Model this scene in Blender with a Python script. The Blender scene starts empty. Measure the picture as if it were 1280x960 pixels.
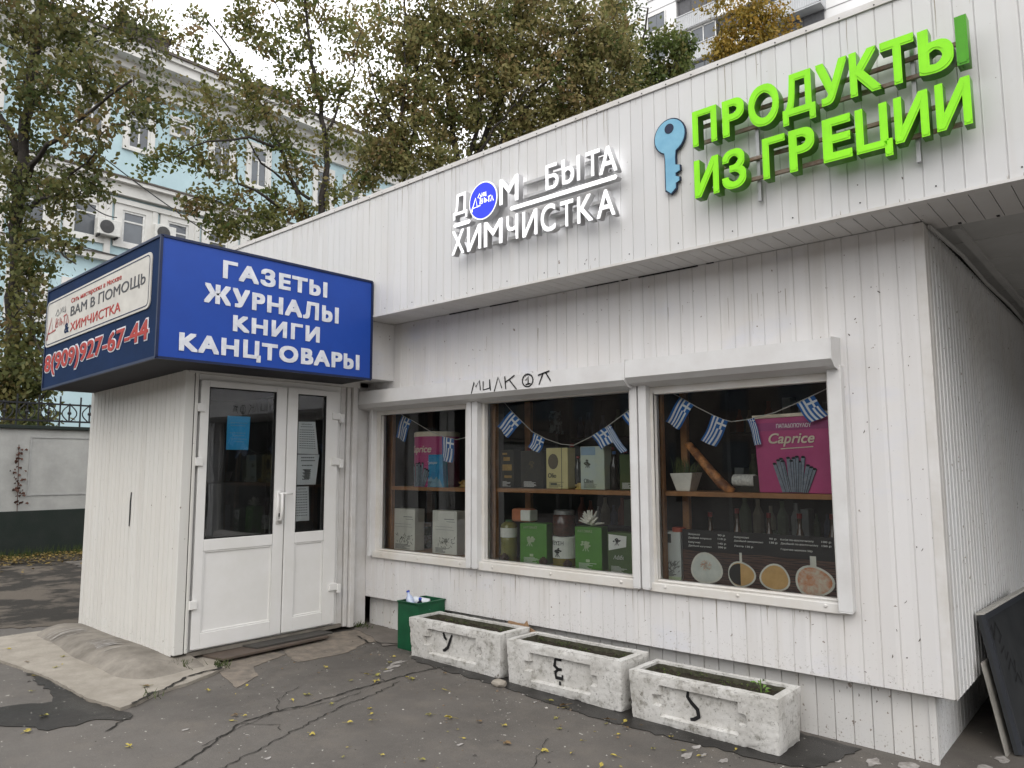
import bpy, bmesh, math, random
import numpy as np
from mathutils import Vector, Matrix
random.seed(7)
RNG = np.random.default_rng(11)
R = math.radians
SC = bpy.context.scene
COL = SC.collection

# ------------------------------------------------------------------ camera, sky, sun, exposure
CAM_H = 1.55
F_PX = 925.82
YAW, PITCH, ROLL = R(-41.0404), R(6.3653), R(-0.2146)
fw = Vector((math.sin(YAW)*math.cos(PITCH), math.cos(YAW)*math.cos(PITCH), math.sin(PITCH)))
rt0 = Vector((math.cos(YAW), -math.sin(YAW), 0)); up0 = rt0.cross(fw)
rt = rt0*math.cos(ROLL) + up0*math.sin(ROLL); up = up0*math.cos(ROLL) - rt0*math.sin(ROLL)
cam = bpy.data.cameras.new('camera'); cam_o = bpy.data.objects.new('camera', cam); COL.objects.link(cam_o)
cam.sensor_width = 36; cam.lens = F_PX/1280*36; cam.clip_start = .05; cam.clip_end = 2000
Mx = Matrix((rt, up, -fw)).transposed().to_4x4(); Mx.translation = Vector((0, 0, CAM_H)); cam_o.matrix_world = Mx
SC.camera = cam_o
EYE = Vector((0, 0, CAM_H))

SUN_EL, SUN_AZ = R(42), R(150)      # azimuth from +Y clockwise: light falls from the front right of the shop
w = bpy.data.worlds.new('World'); SC.world = w; w.use_nodes = True
nt = w.node_tree; nt.nodes.clear()
out = nt.nodes.new('ShaderNodeOutputWorld'); bg = nt.nodes.new('ShaderNodeBackground')
sky = nt.nodes.new('ShaderNodeTexSky'); sky.sky_type = 'NISHITA'; sky.sun_disc = False
sky.sun_elevation = SUN_EL; sky.sun_rotation = SUN_AZ; sky.dust_density = 4; sky.air_density = 1.2
tc = nt.nodes.new('ShaderNodeTexCoord'); nz = nt.nodes.new('ShaderNodeTexNoise'); nz.inputs['Scale'].default_value = 2.2; nz.inputs['Detail'].default_value = 6
cr = nt.nodes.new('ShaderNodeValToRGB')
cr.color_ramp.elements[0].position = .3; cr.color_ramp.elements[0].color = (10.6, 10.8, 11.4, 1)
cr.color_ramp.elements[1].position = .7; cr.color_ramp.elements[1].color = (14.5, 14.4, 14.3, 1)
mix = nt.nodes.new('ShaderNodeMixRGB'); mix.inputs[0].default_value = .88
L = nt.links.new
L(tc.outputs['Generated'], nz.inputs['Vector']); L(nz.outputs['Fac'], cr.inputs['Fac'])
L(sky.outputs['Color'], mix.inputs[1]); L(cr.outputs['Color'], mix.inputs[2]); L(mix.outputs['Color'], bg.inputs['Color'])
bg.inputs['Strength'].default_value = .1
L(bg.outputs['Background'], out.inputs['Surface'])
sl = bpy.data.lights.new('sun', 'SUN'); sl.energy = .5; sl.angle = R(40); sl.color = (1, .96, .9)
so = bpy.data.objects.new('sun', sl); COL.objects.link(so)
sd = Vector((math.sin(SUN_AZ)*math.cos(SUN_EL), math.cos(SUN_AZ)*math.cos(SUN_EL), math.sin(SUN_EL)))
so.rotation_euler = sd.to_track_quat('Z', 'Y').to_euler(); so.location = (10, -20, 30)
SC.view_settings.view_transform = 'Standard'; SC.view_settings.look = 'None'
SC.view_settings.exposure = 0.92; SC.view_settings.gamma = 1
SC.cycles.max_bounces = 8; SC.cycles.transparent_max_bounces = 24

# ------------------------------------------------------------------ helpers
def ray(x, y): return rt*((x-640)/F_PX) - up*((y-480)/F_PX) + fw
def onY(x, y, v): d = ray(x, y); return EYE + d*(v/d.y)
def onX(x, y, v): d = ray(x, y); return EYE + d*(v/d.x)
def atd(x, y, dep): return EYE + ray(x, y)*dep
def gz(x, y=0): return 0.02*min(5, max(0, -x-1))

def wl(o):
    v = Vector(o.location)
    while o.parent: o = o.parent; v = v + Vector(o.location)
    return v
def props(o, label=None, cat=None, group=None, kind=None):
    if label: o['label'] = label
    if cat: o['category'] = cat
    if group: o['group'] = group
    if kind: o['kind'] = kind
    return o
def thing(name, label, cat, loc=(0, 0, 0), group=None, rotz=0):
    o = bpy.data.objects.new(name, None); COL.objects.link(o); o.location = loc; o.rotation_euler = (0, 0, rotz)
    o.empty_display_size = .1
    return props(o, label, cat, group)
def link(name, me, parent=None, label=None):
    o = bpy.data.objects.new(name, me); COL.objects.link(o)
    if parent: o.parent = parent
    if label: o['label'] = label
    return o
def dup(root, loc, rotz=None, label=None):
    r = root.copy(); COL.objects.link(r); r.location = loc
    if rotz is not None: r.rotation_euler = (0, 0, rotz)
    if label: r['label'] = label
    for c0 in list(root.children):
        c = c0.copy(); COL.objects.link(c); c.parent = r
        for d0 in list(c0.children):
            d = d0.copy(); COL.objects.link(d); d.parent = c
    return r

class MB:
    def __init__(s): s.v = []; s.f = []; s.m = []
    def face(s, pts, m=0):
        i = len(s.v); s.v += [tuple(p) for p in pts]; s.f.append(tuple(range(i, i+len(pts)))); s.m.append(m)
    def hexa(s, p, m=0):        # p: 8 points, bottom 0-3 ccw, top 4-7
        i = len(s.v); s.v += [tuple(q) for q in p]
        for q in ((3, 2, 1, 0), (4, 5, 6, 7), (0, 1, 5, 4), (1, 2, 6, 5), (2, 3, 7, 6), (3, 0, 4, 7)):
            s.f.append(tuple(i+k for k in q)); s.m.append(m)
    def box(s, x0, x1, y0, y1, z0, z1, m=0):
        s.hexa([(x0, y0, z0), (x1, y0, z0), (x1, y1, z0), (x0, y1, z0), (x0, y0, z1), (x1, y0, z1), (x1, y1, z1), (x0, y1, z1)], m)
    def ob(s, P, u, v, n, a, b, c, m=0):    # oriented box from corner P with lengths a,b,c along u,v,n
        P, u, v, n = Vector(P), Vector(u)*a, Vector(v)*b, Vector(n)*c
        s.hexa([P, P+u, P+u+v, P+v, P+n, P+u+n, P+u+v+n, P+v+n], m)
    def ring(s, P, u, v, n, a, b, t, c, m=0):   # rectangular frame, t = (left,right,bottom,top)
        l, r_, bo, to = t; P, u, v, n = Vector(P), Vector(u), Vector(v), Vector(n)
        s.ob(P, u, v, n, l, b, c, m); s.ob(P+u*(a-r_), u, v, n, r_, b, c, m)
        if bo: s.ob(P+u*l, u, v, n, a-l-r_, bo, c, m)
        if to: s.ob(P+u*l+v*(b-to), u, v, n, a-l-r_, to, c, m)
    def prism(s, out, P, u, v, n, c, m=0, m2=None):   # outline (ccw) in uv, extruded c along n
        P, u, v, n = Vector(P), Vector(u), Vector(v), Vector(n)
        A = [P+u*a+v*b for a, b in out]; B = [p+n*c for p in A]
        s.face(B, m); s.face(A[::-1], m if m2 is None else m2)
        for i in range(len(A)):
            j = (i+1) % len(A); s.face([A[i], A[j], B[j], B[i]], m if m2 is None else m2)
    def lathe(s, prof, c, n=20, m=0, ax=(0, 0, 1), sx=1, sy=1):
        c = Vector(c); q = Vector((0, 0, 1)).rotation_difference(Vector(ax)); i0 = len(s.v)
        for r_, z in prof:
            for k in range(n):
                a = 2*math.pi*k/n; s.v.append(tuple(c+q @ Vector((r_*math.cos(a)*sx, r_*math.sin(a)*sy, z))))
        for j in range(len(prof)-1):
            for k in range(n):
                k2 = (k+1) % n
                s.f.append((i0+j*n+k, i0+j*n+k2, i0+(j+1)*n+k2, i0+(j+1)*n+k)); s.m.append(m)
        s.f.append(tuple(i0+k for k in range(n))[::-1]); s.m.append(m)
        s.f.append(tuple(i0+(len(prof)-1)*n+k for k in range(n))); s.m.append(m)
    def tube(s, pts, rad, n=6, m=0):
        pts = [Vector(p) for p in pts]; i0 = len(s.v); N = len(pts)
        for j, p in enumerate(pts):
            d = (pts[min(j+1, N-1)]-pts[max(j-1, 0)])
            if d.length < 1e-9: d = Vector((0, 0, 1))
            d.normalize(); a = d.orthogonal().normalized() if j == 0 else (a-d*a.dot(d))
            if a.length < 1e-6: a = d.orthogonal()
            a.normalize(); b = d.cross(a); r_ = rad[j] if isinstance(rad, (list, tuple)) else rad
            for k in range(n):
                t = 2*math.pi*k/n; s.v.append(tuple(p+a*(r_*math.cos(t))+b*(r_*math.sin(t))))
        for j in range(N-1):
            for k in range(n):
                k2 = (k+1) % n; s.f.append((i0+j*n+k, i0+j*n+k2, i0+(j+1)*n+k2, i0+(j+1)*n+k)); s.m.append(m)
        s.f.append(tuple(i0+k for k in range(n))[::-1]); s.m.append(m)
        s.f.append(tuple(i0+(N-1)*n+k for k in range(n))); s.m.append(m)
    def stroke(s, pts, wd, P, u, v, n, h=.002, m=0):     # flat ribbon on a surface
        P, u, v, n = Vector(P), Vector(u), Vector(v), Vector(n)
        N = len(pts); l = []; r_ = []
        for i, (a, b) in enumerate(pts):
            a0, b0 = pts[max(i-1, 0)]; a1, b1 = pts[min(i+1, N-1)]
            dx, dy = a1-a0, b1-b0; d = math.hypot(dx, dy) or 1; ww = (wd[i] if isinstance(wd, (list, tuple)) else wd)/2
            l.append(P+u*(a-dy/d*ww)+v*(b+dx/d*ww)+n*h); r_.append(P+u*(a+dy/d*ww)+v*(b-dx/d*ww)+n*h)
        for i in range(N-1): s.face([r_[i], r_[i+1], l[i+1], l[i]], m)
    def build(s, name, mats, parent=None, smooth=False, bevel=0, label=None, local=False, seg=2):
        me = bpy.data.meshes.new(name)
        V = s.v
        if parent and not local:
            o = wl(parent); V = [(x-o.x, y-o.y, z-o.z) for x, y, z in V]
        me.from_pydata(V, [], s.f)
        for mm in (mats if isinstance(mats, (list, tuple)) else [mats]): me.materials.append(mm)
        me.polygons.foreach_set('material_index', s.m)
        if smooth: me.polygons.foreach_set('use_smooth', [True]*len(s.f))
        me.update()
        o = link(name, me, parent, label)
        if bevel:
            bm_ = o.modifiers.new('bevel', 'BEVEL'); bm_.width = bevel; bm_.segments = seg; bm_.limit_method = 'ANGLE'
        if bevel or smooth:
            b = bmesh.new(); b.from_mesh(me); bmesh.ops.remove_doubles(b, verts=b.verts, dist=1e-5); b.to_mesh(me); b.free()
        return o

# ---- materials
MATS = {}
def nodes_mat(name):
    m = bpy.data.materials.new(name); m.use_nodes = True
    return m, m.node_tree, m.node_tree.nodes['Principled BSDF']
def mat(name, c, rough=.6, var=.12, scale=8, bump=0, bscale=60, spec=.3, metal=0, c2=None, thr=(.35, .7), emit=0, coord='Object'):
    if name in MATS: return MATS[name]
    m, t, b = nodes_mat(name); n = t.nodes
    tcn = n.new('ShaderNodeTexCoord'); no = n.new('ShaderNodeTexNoise'); no.inputs['Scale'].default_value = scale; no.inputs['Detail'].default_value = 6; no.inputs['Roughness'].default_value = .65
    t.links.new(tcn.outputs[coord], no.inputs['Vector'])
    rp = n.new('ShaderNodeValToRGB'); rp.color_ramp.elements[0].position = thr[0]; rp.color_ramp.elements[1].position = thr[1]
    a = c2 if c2 else tuple(x*(1-var) for x in c); e = c if c2 else tuple(min(1, x*(1+var)) for x in c)
    rp.color_ramp.elements[0].color = (*a, 1); rp.color_ramp.elements[1].color = (*e, 1)
    t.links.new(no.outputs['Fac'], rp.inputs['Fac']); t.links.new(rp.outputs['Color'], b.inputs['Base Color'])
    b.inputs['Roughness'].default_value = rough; b.inputs['Metallic'].default_value = metal
    b.inputs['Specular IOR Level'].default_value = spec
    if emit:
        t.links.new(rp.outputs['Color'], b.inputs['Emission Color']); b.inputs['Emission Strength'].default_value = emit
    if bump:
        n2 = n.new('ShaderNodeTexNoise'); n2.inputs['Scale'].default_value = bscale; n2.inputs['Detail'].default_value = 5
        t.links.new(tcn.outputs[coord], n2.inputs['Vector']); bp = n.new('ShaderNodeBump'); bp.inputs['Strength'].default_value = bump; bp.inputs['Distance'].default_value = .01
        t.links.new(n2.outputs['Fac'], bp.inputs['Height']); t.links.new(bp.outputs['Normal'], b.inputs['Normal'])
    MATS[name] = m; return m

def cladding_mat(name, base=(.76, .745, .735), axis=0, pitch=.093, stain=.5, chips=.62, blue=0., grime=(.42, .40, .36), mud=None):
    m, t, b = nodes_mat(name); n = t.nodes; lk = t.links.new
    geo = n.new('ShaderNodeNewGeometry'); sp = n.new('ShaderNodeSeparateXYZ'); lk(geo.outputs['Position'], sp.inputs[0])
    def math_(op, a, v=None):
        q = n.new('ShaderNodeMath'); q.operation = op
        lk(a, q.inputs[0])
        if v is not None:
            if isinstance(v, (int, float)): q.inputs[1].default_value = v
            else: lk(v, q.inputs[1])
        return q.outputs[0]
    fl = math_('FLOOR', math_('DIVIDE', sp.outputs[axis], pitch))
    wn = n.new('ShaderNodeTexWhiteNoise'); wn.noise_dimensions = '1D'; lk(fl, wn.inputs['W'])
    def noise(scale, vec=None, detail=5, rough=.6, st=None):
        q = n.new('ShaderNodeTexNoise'); q.inputs['Scale'].default_value = scale; q.inputs['Detail'].default_value = detail; q.inputs['Roughness'].default_value = rough
        if st:
            mp = n.new('ShaderNodeMapping'); mp.inputs['Scale'].default_value = st; lk(geo.outputs['Position'], mp.inputs[0]); lk(mp.outputs[0], q.inputs['Vector'])
        else: lk(geo.outputs['Position'], q.inputs['Vector'])
        return q.outputs['Fac']
    def ramp(f, p0, p1):
        q = n.new('ShaderNodeMapRange'); q.inputs[1].default_value = p0; q.inputs[2].default_value = p1; lk(f, q.inputs[0]); return q.outputs[0]
    def mixc(f, a, c):
        q = n.new('ShaderNodeMixRGB'); lk(f, q.inputs[0])
        if isinstance(a, tuple): q.inputs[1].default_value = (*a, 1)
        else: lk(a, q.inputs[1])
        q.inputs[2].default_value = (*c, 1); return q.outputs[0]
    col = mixc(math_('MULTIPLY', wn.outputs['Value'], .42), base, tuple(x*.86 for x in base))
    col = mixc(math_('MULTIPLY', ramp(noise(1.3), .42, .75), .35*stain), col, (.60, .56, .50))
    if blue: col = mixc(math_('MULTIPLY', ramp(noise(1.1, st=(1, 1, 2.2)), .56, .72), blue), col, (.52, .55, .66))
    col = mixc(math_('MULTIPLY', ramp(noise(9, st=(1, 1, .06)), .52, .8), .55*stain), col, (.48, .45, .40))
    col = mixc(math_('MULTIPLY', ramp(noise(34, detail=8, rough=.75), .60, .72), .30*stain), col, grime)
    chip = ramp(noise(26, detail=3, rough=.55), chips+.10, chips+.115)
    col = mixc(math_('MULTIPLY', chip, .8), col, (.17, .13, .10))
    if mud is not None:
        hh = ramp(sp.outputs[2], mud+.30, mud)
        spl = math_('GREATER_THAN', math_('ADD', noise(75, detail=5, rough=.7), math_('MULTIPLY', hh, .09)), .69)
        col = mixc(math_('MULTIPLY', spl, .5), col, (.20, .18, .15))
    lk(col, b.inputs['Base Color']); b.inputs['Roughness'].default_value = .5; b.inputs['Specular IOR Level'].default_value = .3
    bp = n.new('ShaderNodeBump'); bp.inputs['Strength'].default_value = .12; bp.inputs['Distance'].default_value = .01
    lk(noise(14, detail=4), bp.inputs['Height']); lk(bp.outputs['Normal'], b.inputs['Normal'])
    MATS[name] = m; return m

def glass_mat(name, tint=(.82, .86, .84), rough=.0, ior=1.6):
    m = bpy.data.materials.new(name); m.use_nodes = True; t = m.node_tree; t.nodes.clear(); lk = t.links.new
    o = t.nodes.new('ShaderNodeOutputMaterial'); mx = t.nodes.new('ShaderNodeMixShader'); tr = t.nodes.new('ShaderNodeBsdfTransparent'); gl = t.nodes.new('ShaderNodeBsdfGlossy')
    fr = t.nodes.new('ShaderNodeFresnel'); fr.inputs['IOR'].default_value = ior
    tr.inputs['Color'].default_value = (*tint, 1); gl.inputs['Roughness'].default_value = rough; gl.inputs['Color'].default_value = (.95, .97, 1, 1)
    geo = t.nodes.new('ShaderNodeNewGeometry'); no = t.nodes.new('ShaderNodeTexNoise'); no.inputs['Scale'].default_value = 1.6; no.inputs['Detail'].default_value = 2
    bp = t.nodes.new('ShaderNodeBump'); bp.inputs['Strength'].default_value = .08; bp.inputs['Distance'].default_value = .02
    lk(geo.outputs['Position'], no.inputs['Vector']); lk(no.outputs['Fac'], bp.inputs['Height']); lk(bp.outputs['Normal'], gl.inputs['Normal'])
    lk(fr.outputs[0], mx.inputs[0]); lk(tr.outputs[0], mx.inputs[1]); lk(gl.outputs[0], mx.inputs[2])
    df = t.nodes.new('ShaderNodeBsdfDiffuse'); df.inputs['Color'].default_value = (.6, .59, .56, 1); m2 = t.nodes.new('ShaderNodeMixShader')
    mp = t.nodes.new('ShaderNodeMapping'); mp.inputs['Scale'].default_value = (1, 1, .35); n3 = t.nodes.new('ShaderNodeTexNoise'); n3.inputs['Scale'].default_value = 5; n3.inputs['Detail'].default_value = 9; n3.inputs['Roughness'].default_value = .72
    mr = t.nodes.new('ShaderNodeMapRange'); mr.inputs[1].default_value = .42; mr.inputs[2].default_value = .8; mr.inputs[4].default_value = .016     # dried dust and wipe marks
    lk(geo.outputs['Position'], mp.inputs[0]); lk(mp.outputs[0], n3.inputs['Vector']); lk(n3.outputs['Fac'], mr.inputs[0]); lk(mr.outputs[0], m2.inputs[0]); lk(mx.outputs[0], m2.inputs[1]); lk(df.outputs[0], m2.inputs[2]); lk(m2.outputs[0], o.inputs['Surface'])
    MATS[name] = m; return m

def leaf_mat(name, cols, trans=.35):
    m, t, b = nodes_mat(name); n = t.nodes; lk = t.links.new
    at = n.new('ShaderNodeAttribute'); at.attribute_name = 'tint'
    rp = n.new('ShaderNodeValToRGB'); rp.color_ramp.interpolation = 'LINEAR'
    for i, (p, c) in enumerate(cols):
        e = rp.color_ramp.elements[i] if i < 2 else rp.color_ramp.elements.new(p)
        e.position = p; e.color = (*c, 1)
    lk(at.outputs['Fac'], rp.inputs['Fac']); lk(rp.outputs['Color'], b.inputs['Base Color']); b.inputs['Roughness'].default_value = .55
    b.inputs['Specular IOR Level'].default_value = .25
    tl = n.new('ShaderNodeBsdfTranslucent'); lk(rp.outputs['Color'], tl.inputs['Color'])
    mx = n.new('ShaderNodeMixShader'); mx.inputs[0].default_value = trans; lk(b.outputs[0], mx.inputs[1]); lk(tl.outputs[0], mx.inputs[2])
    lk(mx.outputs[0], n['Material Output'].inputs['Surface'])
    MATS[name] = m; return m

SAME = str.maketrans({'Р': 'P', 'А': 'A', 'В': 'B', 'Е': 'E', 'О': 'O', 'С': 'C', 'Т': 'T', 'К': 'K', 'М': 'M', 'Н': 'H', 'Х': 'X', 'Ь': 'b', 'Ы': 'bI'})   # letters of one shape in both alphabets
def text(name, s, P, u, v, w_, h_, depth, mats, parent, bold=0., shear=0., back=0., res=4, sp=1.):
    """lettering whose bounding box fills w_ x h_ from corner P along u, v, raised depth along u x v"""
    c = bpy.data.curves.new(name, 'FONT'); c.body = s.translate(SAME); c.shear = shear; c.space_character = sp; c.resolution_u = res; c.extrude = .5
    o = bpy.data.objects.new('tmp', c); COL.objects.link(o)
    me = bpy.data.meshes.new_from_object(o.evaluated_get(bpy.context.evaluated_depsgraph_get()))
    bpy.data.objects.remove(o); bpy.data.curves.remove(c)
    if bold:      # heavier strokes: the glyph repeated round a small square, each copy a hair lower than the last
        bm_ = bmesh.new()
        for q, (dx, dy) in enumerate(((0, 0), (1, 1), (-1, 1), (1, -1), (-1, -1), (1, 0), (-1, 0), (0, 1), (0, -1))):
            n0 = len(bm_.verts); bm_.from_mesh(me); bm_.verts.ensure_lookup_table()
            for vv in bm_.verts[n0:]:
                vv.co.x += dx*bold*(1-.017*q); vv.co.y += dy*bold*(1-.017*q); vv.co.z = (vv.co.z+.5)*(1-.012*q)-.5
        bm_.to_mesh(me); bm_.free()
    V = np.empty(len(me.vertices)*3); me.vertices.foreach_get('co', V); V = V.reshape(-1, 3)
    mn, mxx = V.min(0), V.max(0); sz = mxx-mn
    su = (h_/sz[1]) if w_ is None else w_/sz[0]
    sv = h_/sz[1]
    P, u, v = Vector(P), Vector(u).normalized(), Vector(v).normalized(); n = u.cross(v)
    a = (V[:, 0]-mn[0])*su; b = (V[:, 1]-mn[1])*sv; d = (V[:, 2]+.5)*depth+back
    Wd = np.array(P)[None]+a[:, None]*np.array(u)+b[:, None]*np.array(v)+d[:, None]*np.array(n)
    if parent: Wd = Wd-np.array(wl(parent))[None]
    me.vertices.foreach_set('co', Wd.ravel()); me.materials.clear()
    for mm in (mats if isinstance(mats, (list, tuple)) else [mats]): me.materials.append(mm)
    me.update()
    if isinstance(mats, (list, tuple)) and len(mats) > 1:
        me.polygons.foreach_set('material_index', [0 if abs(p.normal.dot(n)) > .55 else 1 for p in me.polygons])
    me.name = name
    return link(name, me, parent)

UX, UY, UZ = Vector((1, 0, 0)), Vector((0, 1, 0)), Vector((0, 0, 1))
FRONT = (UX, UZ)          # surface facing -Y
def cladding(mb, P, u, n, ulen, z0, z1, holes=(), pitch=.093, rec=.0045, phase=0., wide=1.):
    """vertical plank cladding with recessed grooves; holes are (u0,u1,z0,z1)"""
    P, u, n = Vector(P), Vector(u), Vector(n)
    pts = [(0., 0.)]
    k = phase
    while k < ulen:
        for du, d in ((-.0042, 0), (-.0012, -rec), (.0012, -rec), (.0036, .0008), (.009, 0)):
            if 0 < k+du*wide < ulen: pts.append((k+du*wide, d))
        k += pitch
    pts.append((ulen, 0.))
    for h in holes:
        for e in h[:2]:
            if 0 < e < ulen and all(abs(e-p[0]) > 1e-4 for p in pts): pts.append((e, 0.))
    pts.sort()
    for (a, da), (b, db) in zip(pts, pts[1:]):
        if b-a < 1e-5: continue
        mid = (a+b)/2; segs = [(z0, z1)]
        for h in holes:
            if h[0] < mid < h[1]:
                ns = []
                for s0, s1 in segs:
                    if h[2] > s0: ns.append((s0, min(s1, h[2])))
                    if h[3] < s1: ns.append((max(s0, h[3]), s1))
                segs = [q for q in ns if q[1]-q[0] > 1e-4]
        for s0, s1 in segs:
            A, B = P+u*a+n*da, P+u*b+n*db
            mb.face([A+UZ*s0, B+UZ*s0, B+UZ*s1, A+UZ*s1])

# ------------------------------------------------------------------ shared materials
WHITE_CLAD = cladding_mat('painted_cladding', base=(.635, .625, .62), pitch=.095, stain=.75, chips=.60, blue=.42, mud=.37)
FASCIA_CLAD = cladding_mat('fascia_cladding', base=(.60, .60, .60), pitch=.0892, stain=.6, chips=.635)
SKIRT_CLAD = cladding_mat('skirting_cladding', base=(.58, .575, .565), pitch=.1, stain=.9, chips=.565, mud=.02)
SIDE_CLAD = cladding_mat('side_cladding', base=(.66, .665, .67), axis=1, pitch=.09, stain=.8, chips=.575, mud=.35)
KIOSK_CLAD = cladding_mat('kiosk_cladding', base=(.63, .62, .585), pitch=.08, stain=.75, chips=.61, mud=.15)
TRIM = mat('painted_trim', (.62, .61, .60), .45, c2=(.53, .51, .48), scale=5, bump=.05)
PVC = mat('window_pvc', (.63, .62, .60), .35, c2=(.55, .52, .47), scale=4)
PVCD = mat('door_pvc', (.76, .75, .735), .35, c2=(.70, .69, .66), scale=3)
SHUT = mat('shutter_metal', (.62, .62, .615), .4, c2=(.55, .54, .53), scale=4)
SOFFIT = cladding_mat('soffit_panels', base=(.58, .57, .56), pitch=.0892, stain=.6)
CEIL = mat('canopy_ceiling_paint', (.50, .50, .49), .6, c2=(.42, .42, .41), scale=2)
DARK = mat('dark_gap', (.02, .02, .02), .8)
GLASS = glass_mat('shop_glass', (.96, .985, .97))
GLASSD = glass_mat('door_glass', (.95, .97, .97), ior=1.9)
WOOD = mat('shelf_wood', (.46, .23, .10), .5, c2=(.30, .145, .06), scale=9)
BLACKPAINT = mat('black_spray_paint', (.012, .012, .013), .6)
RUST = mat('rusty_steel', (.17, .085, .05), .8, c2=(.32, .27, .23), scale=18)
GALV = mat('galvanised_steel', (.38, .38, .38), .45, metal=.6)
ROOFM = mat('roof_felt', (.06, .06, .06), .9)

# ------------------------------------------------------------------ ground
def asphalt_mat(name, c, dark=.6, wet=0.):
    m, t, b = nodes_mat(name); n = t.nodes; lk = t.links.new
    geo = n.new('ShaderNodeNewGeometry')
    def noise(s, d=6, r_=.65):
        q = n.new('ShaderNodeTexNoise'); q.inputs['Scale'].default_value = s; q.inputs['Detail'].default_value = d; q.inputs['Roughness'].default_value = r_
        lk(geo.outputs['Position'], q.inputs['Vector']); return q.outputs['Fac']
    def ramp(f, p0, p1, o0=0., o1=1.):
        q = n.new('ShaderNodeMapRange'); q.inputs[1].default_value = p0; q.inputs[2].default_value = p1; q.inputs[3].default_value = o0; q.inputs[4].default_value = o1; lk(f, q.inputs[0]); return q.outputs[0]
    def mixc(f, a, c2):
        q = n.new('ShaderNodeMixRGB'); lk(f, q.inputs[0])
        if isinstance(a, tuple): q.inputs[1].default_value = (*a, 1)
        else: lk(a, q.inputs[1])
        q.inputs[2].default_value = (*c2, 1); return q.outputs[0]
    col = mixc(ramp(noise(.9, 4), .38, .68), c, tuple(x*dark for x in c))
    col = mixc(ramp(noise(4.5, 6), .5, .75, 0, .6), col, (c[0]*1.25, c[1]*1.2, c[2]*1.12))
    col = mixc(ramp(noise(140, 3, .8), .35, .75, 0, .55), col, tuple(x*.42 for x in c))
    vo = n.new('ShaderNodeTexVoronoi'); vo.inputs['Scale'].default_value = 160; lk(geo.outputs['Position'], vo.inputs['Vector'])
    col = mixc(ramp(vo.outputs['Distance'], .12, .34, .45, 0), col, tuple(min(1, x*1.9) for x in c))
    sp_ = ramp(noise(38, 2, .4), .735, .75)
    col = mixc(sp_, col, (.42, .40, .36))
    lk(col, b.inputs['Base Color'])
    lk(ramp(noise(2.2, 4), .4, .7, .55-wet, .9-wet), b.inputs['Roughness']); b.inputs['Specular IOR Level'].default_value = .35
    bp = n.new('ShaderNodeBump'); bp.inputs['Strength'].default_value = .35; bp.inputs['Distance'].default_value = .004
    lk(noise(150, 4, .8), bp.inputs['Height']); lk(bp.outputs['Normal'], b.inputs['Normal'])
    MATS[name] = m; return m
ASPH = asphalt_mat('old_asphalt', (.128, .116, .103))
WETA = asphalt_mat('damp_asphalt', (.026, .024, .022), .7, .25)
CONC = mat('worn_concrete', (.33, .30, .255), .85, c2=(.235, .21, .175), scale=6, bump=.4, bscale=45)
CONCD = mat('plinth_concrete', (.26, .235, .20), .85, c2=(.14, .125, .105), scale=5, bump=.5, bscale=35)
SAND = mat('sandy_screed', (.24, .20, .16), .9, c2=(.13, .115, .098), scale=10, bump=.4)
CRACK = mat('crack_dirt', (.022, .020, .017), .95)

MOTT = mat('damp_shaded_ground', (.095, .08, .064), .85, c2=(.024, .021, .017), scale=1.6, thr=(.47, .56), bump=.4)  # mottled wet ground, with tree shade darkened into its colour
def gbrk(a, b): return sorted({a, b, *[q for q in (-6., -1.) if a < q < b]})
g = MB(); xs = [-400., -40., -20., -6., -1., 40., 400.]
for a, b in zip(xs, xs[1:]):
    for c, d in zip([-400., -30., 12., 60., 400.], [-30., 12., 60., 400.]):
        g.face([(a, c, gz(a)), (b, c, gz(b)), (b, d, gz(b)), (a, d, gz(a))])
props(g.build('ground', ASPH), kind='structure')

def sheet(name, poly, m, lift, label=None, thick=0, kind='structure', jag=0., parent=None):
    """irregular flat patch lying on the sloping ground"""
    P = []
    for i, (x, y) in enumerate(poly):
        x2, y2 = poly[(i+1) % len(poly)]; d = math.hypot(x2-x, y2-y); k = max(1, int(d/.05)) if jag else 1
        for j in range(k):
            f = j/k; P.append((x+(x2-x)*f+(random.uniform(-jag, jag) if j else 0), y+(y2-y)*f+(random.uniform(-jag, jag) if j else 0)))
    ar = sum(P[i][0]*P[(i+1) % len(P)][1]-P[(i+1) % len(P)][0]*P[i][1] for i in range(len(P)))
    if ar < 0: P = P[::-1]
    b = MB(); T = [(x, y, gz(x)+lift) for x, y in P]; b.face(T)
    for i in range(len(T)):
        j = (i+1) % len(T); b.face([(T[i][0], T[i][1], T[i][2]-max(thick, .002)), (T[j][0], T[j][1], T[j][2]-max(thick, .002)), T[j], T[i]])
    return props(b.build(name, m, parent), label, kind=kind)
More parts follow.
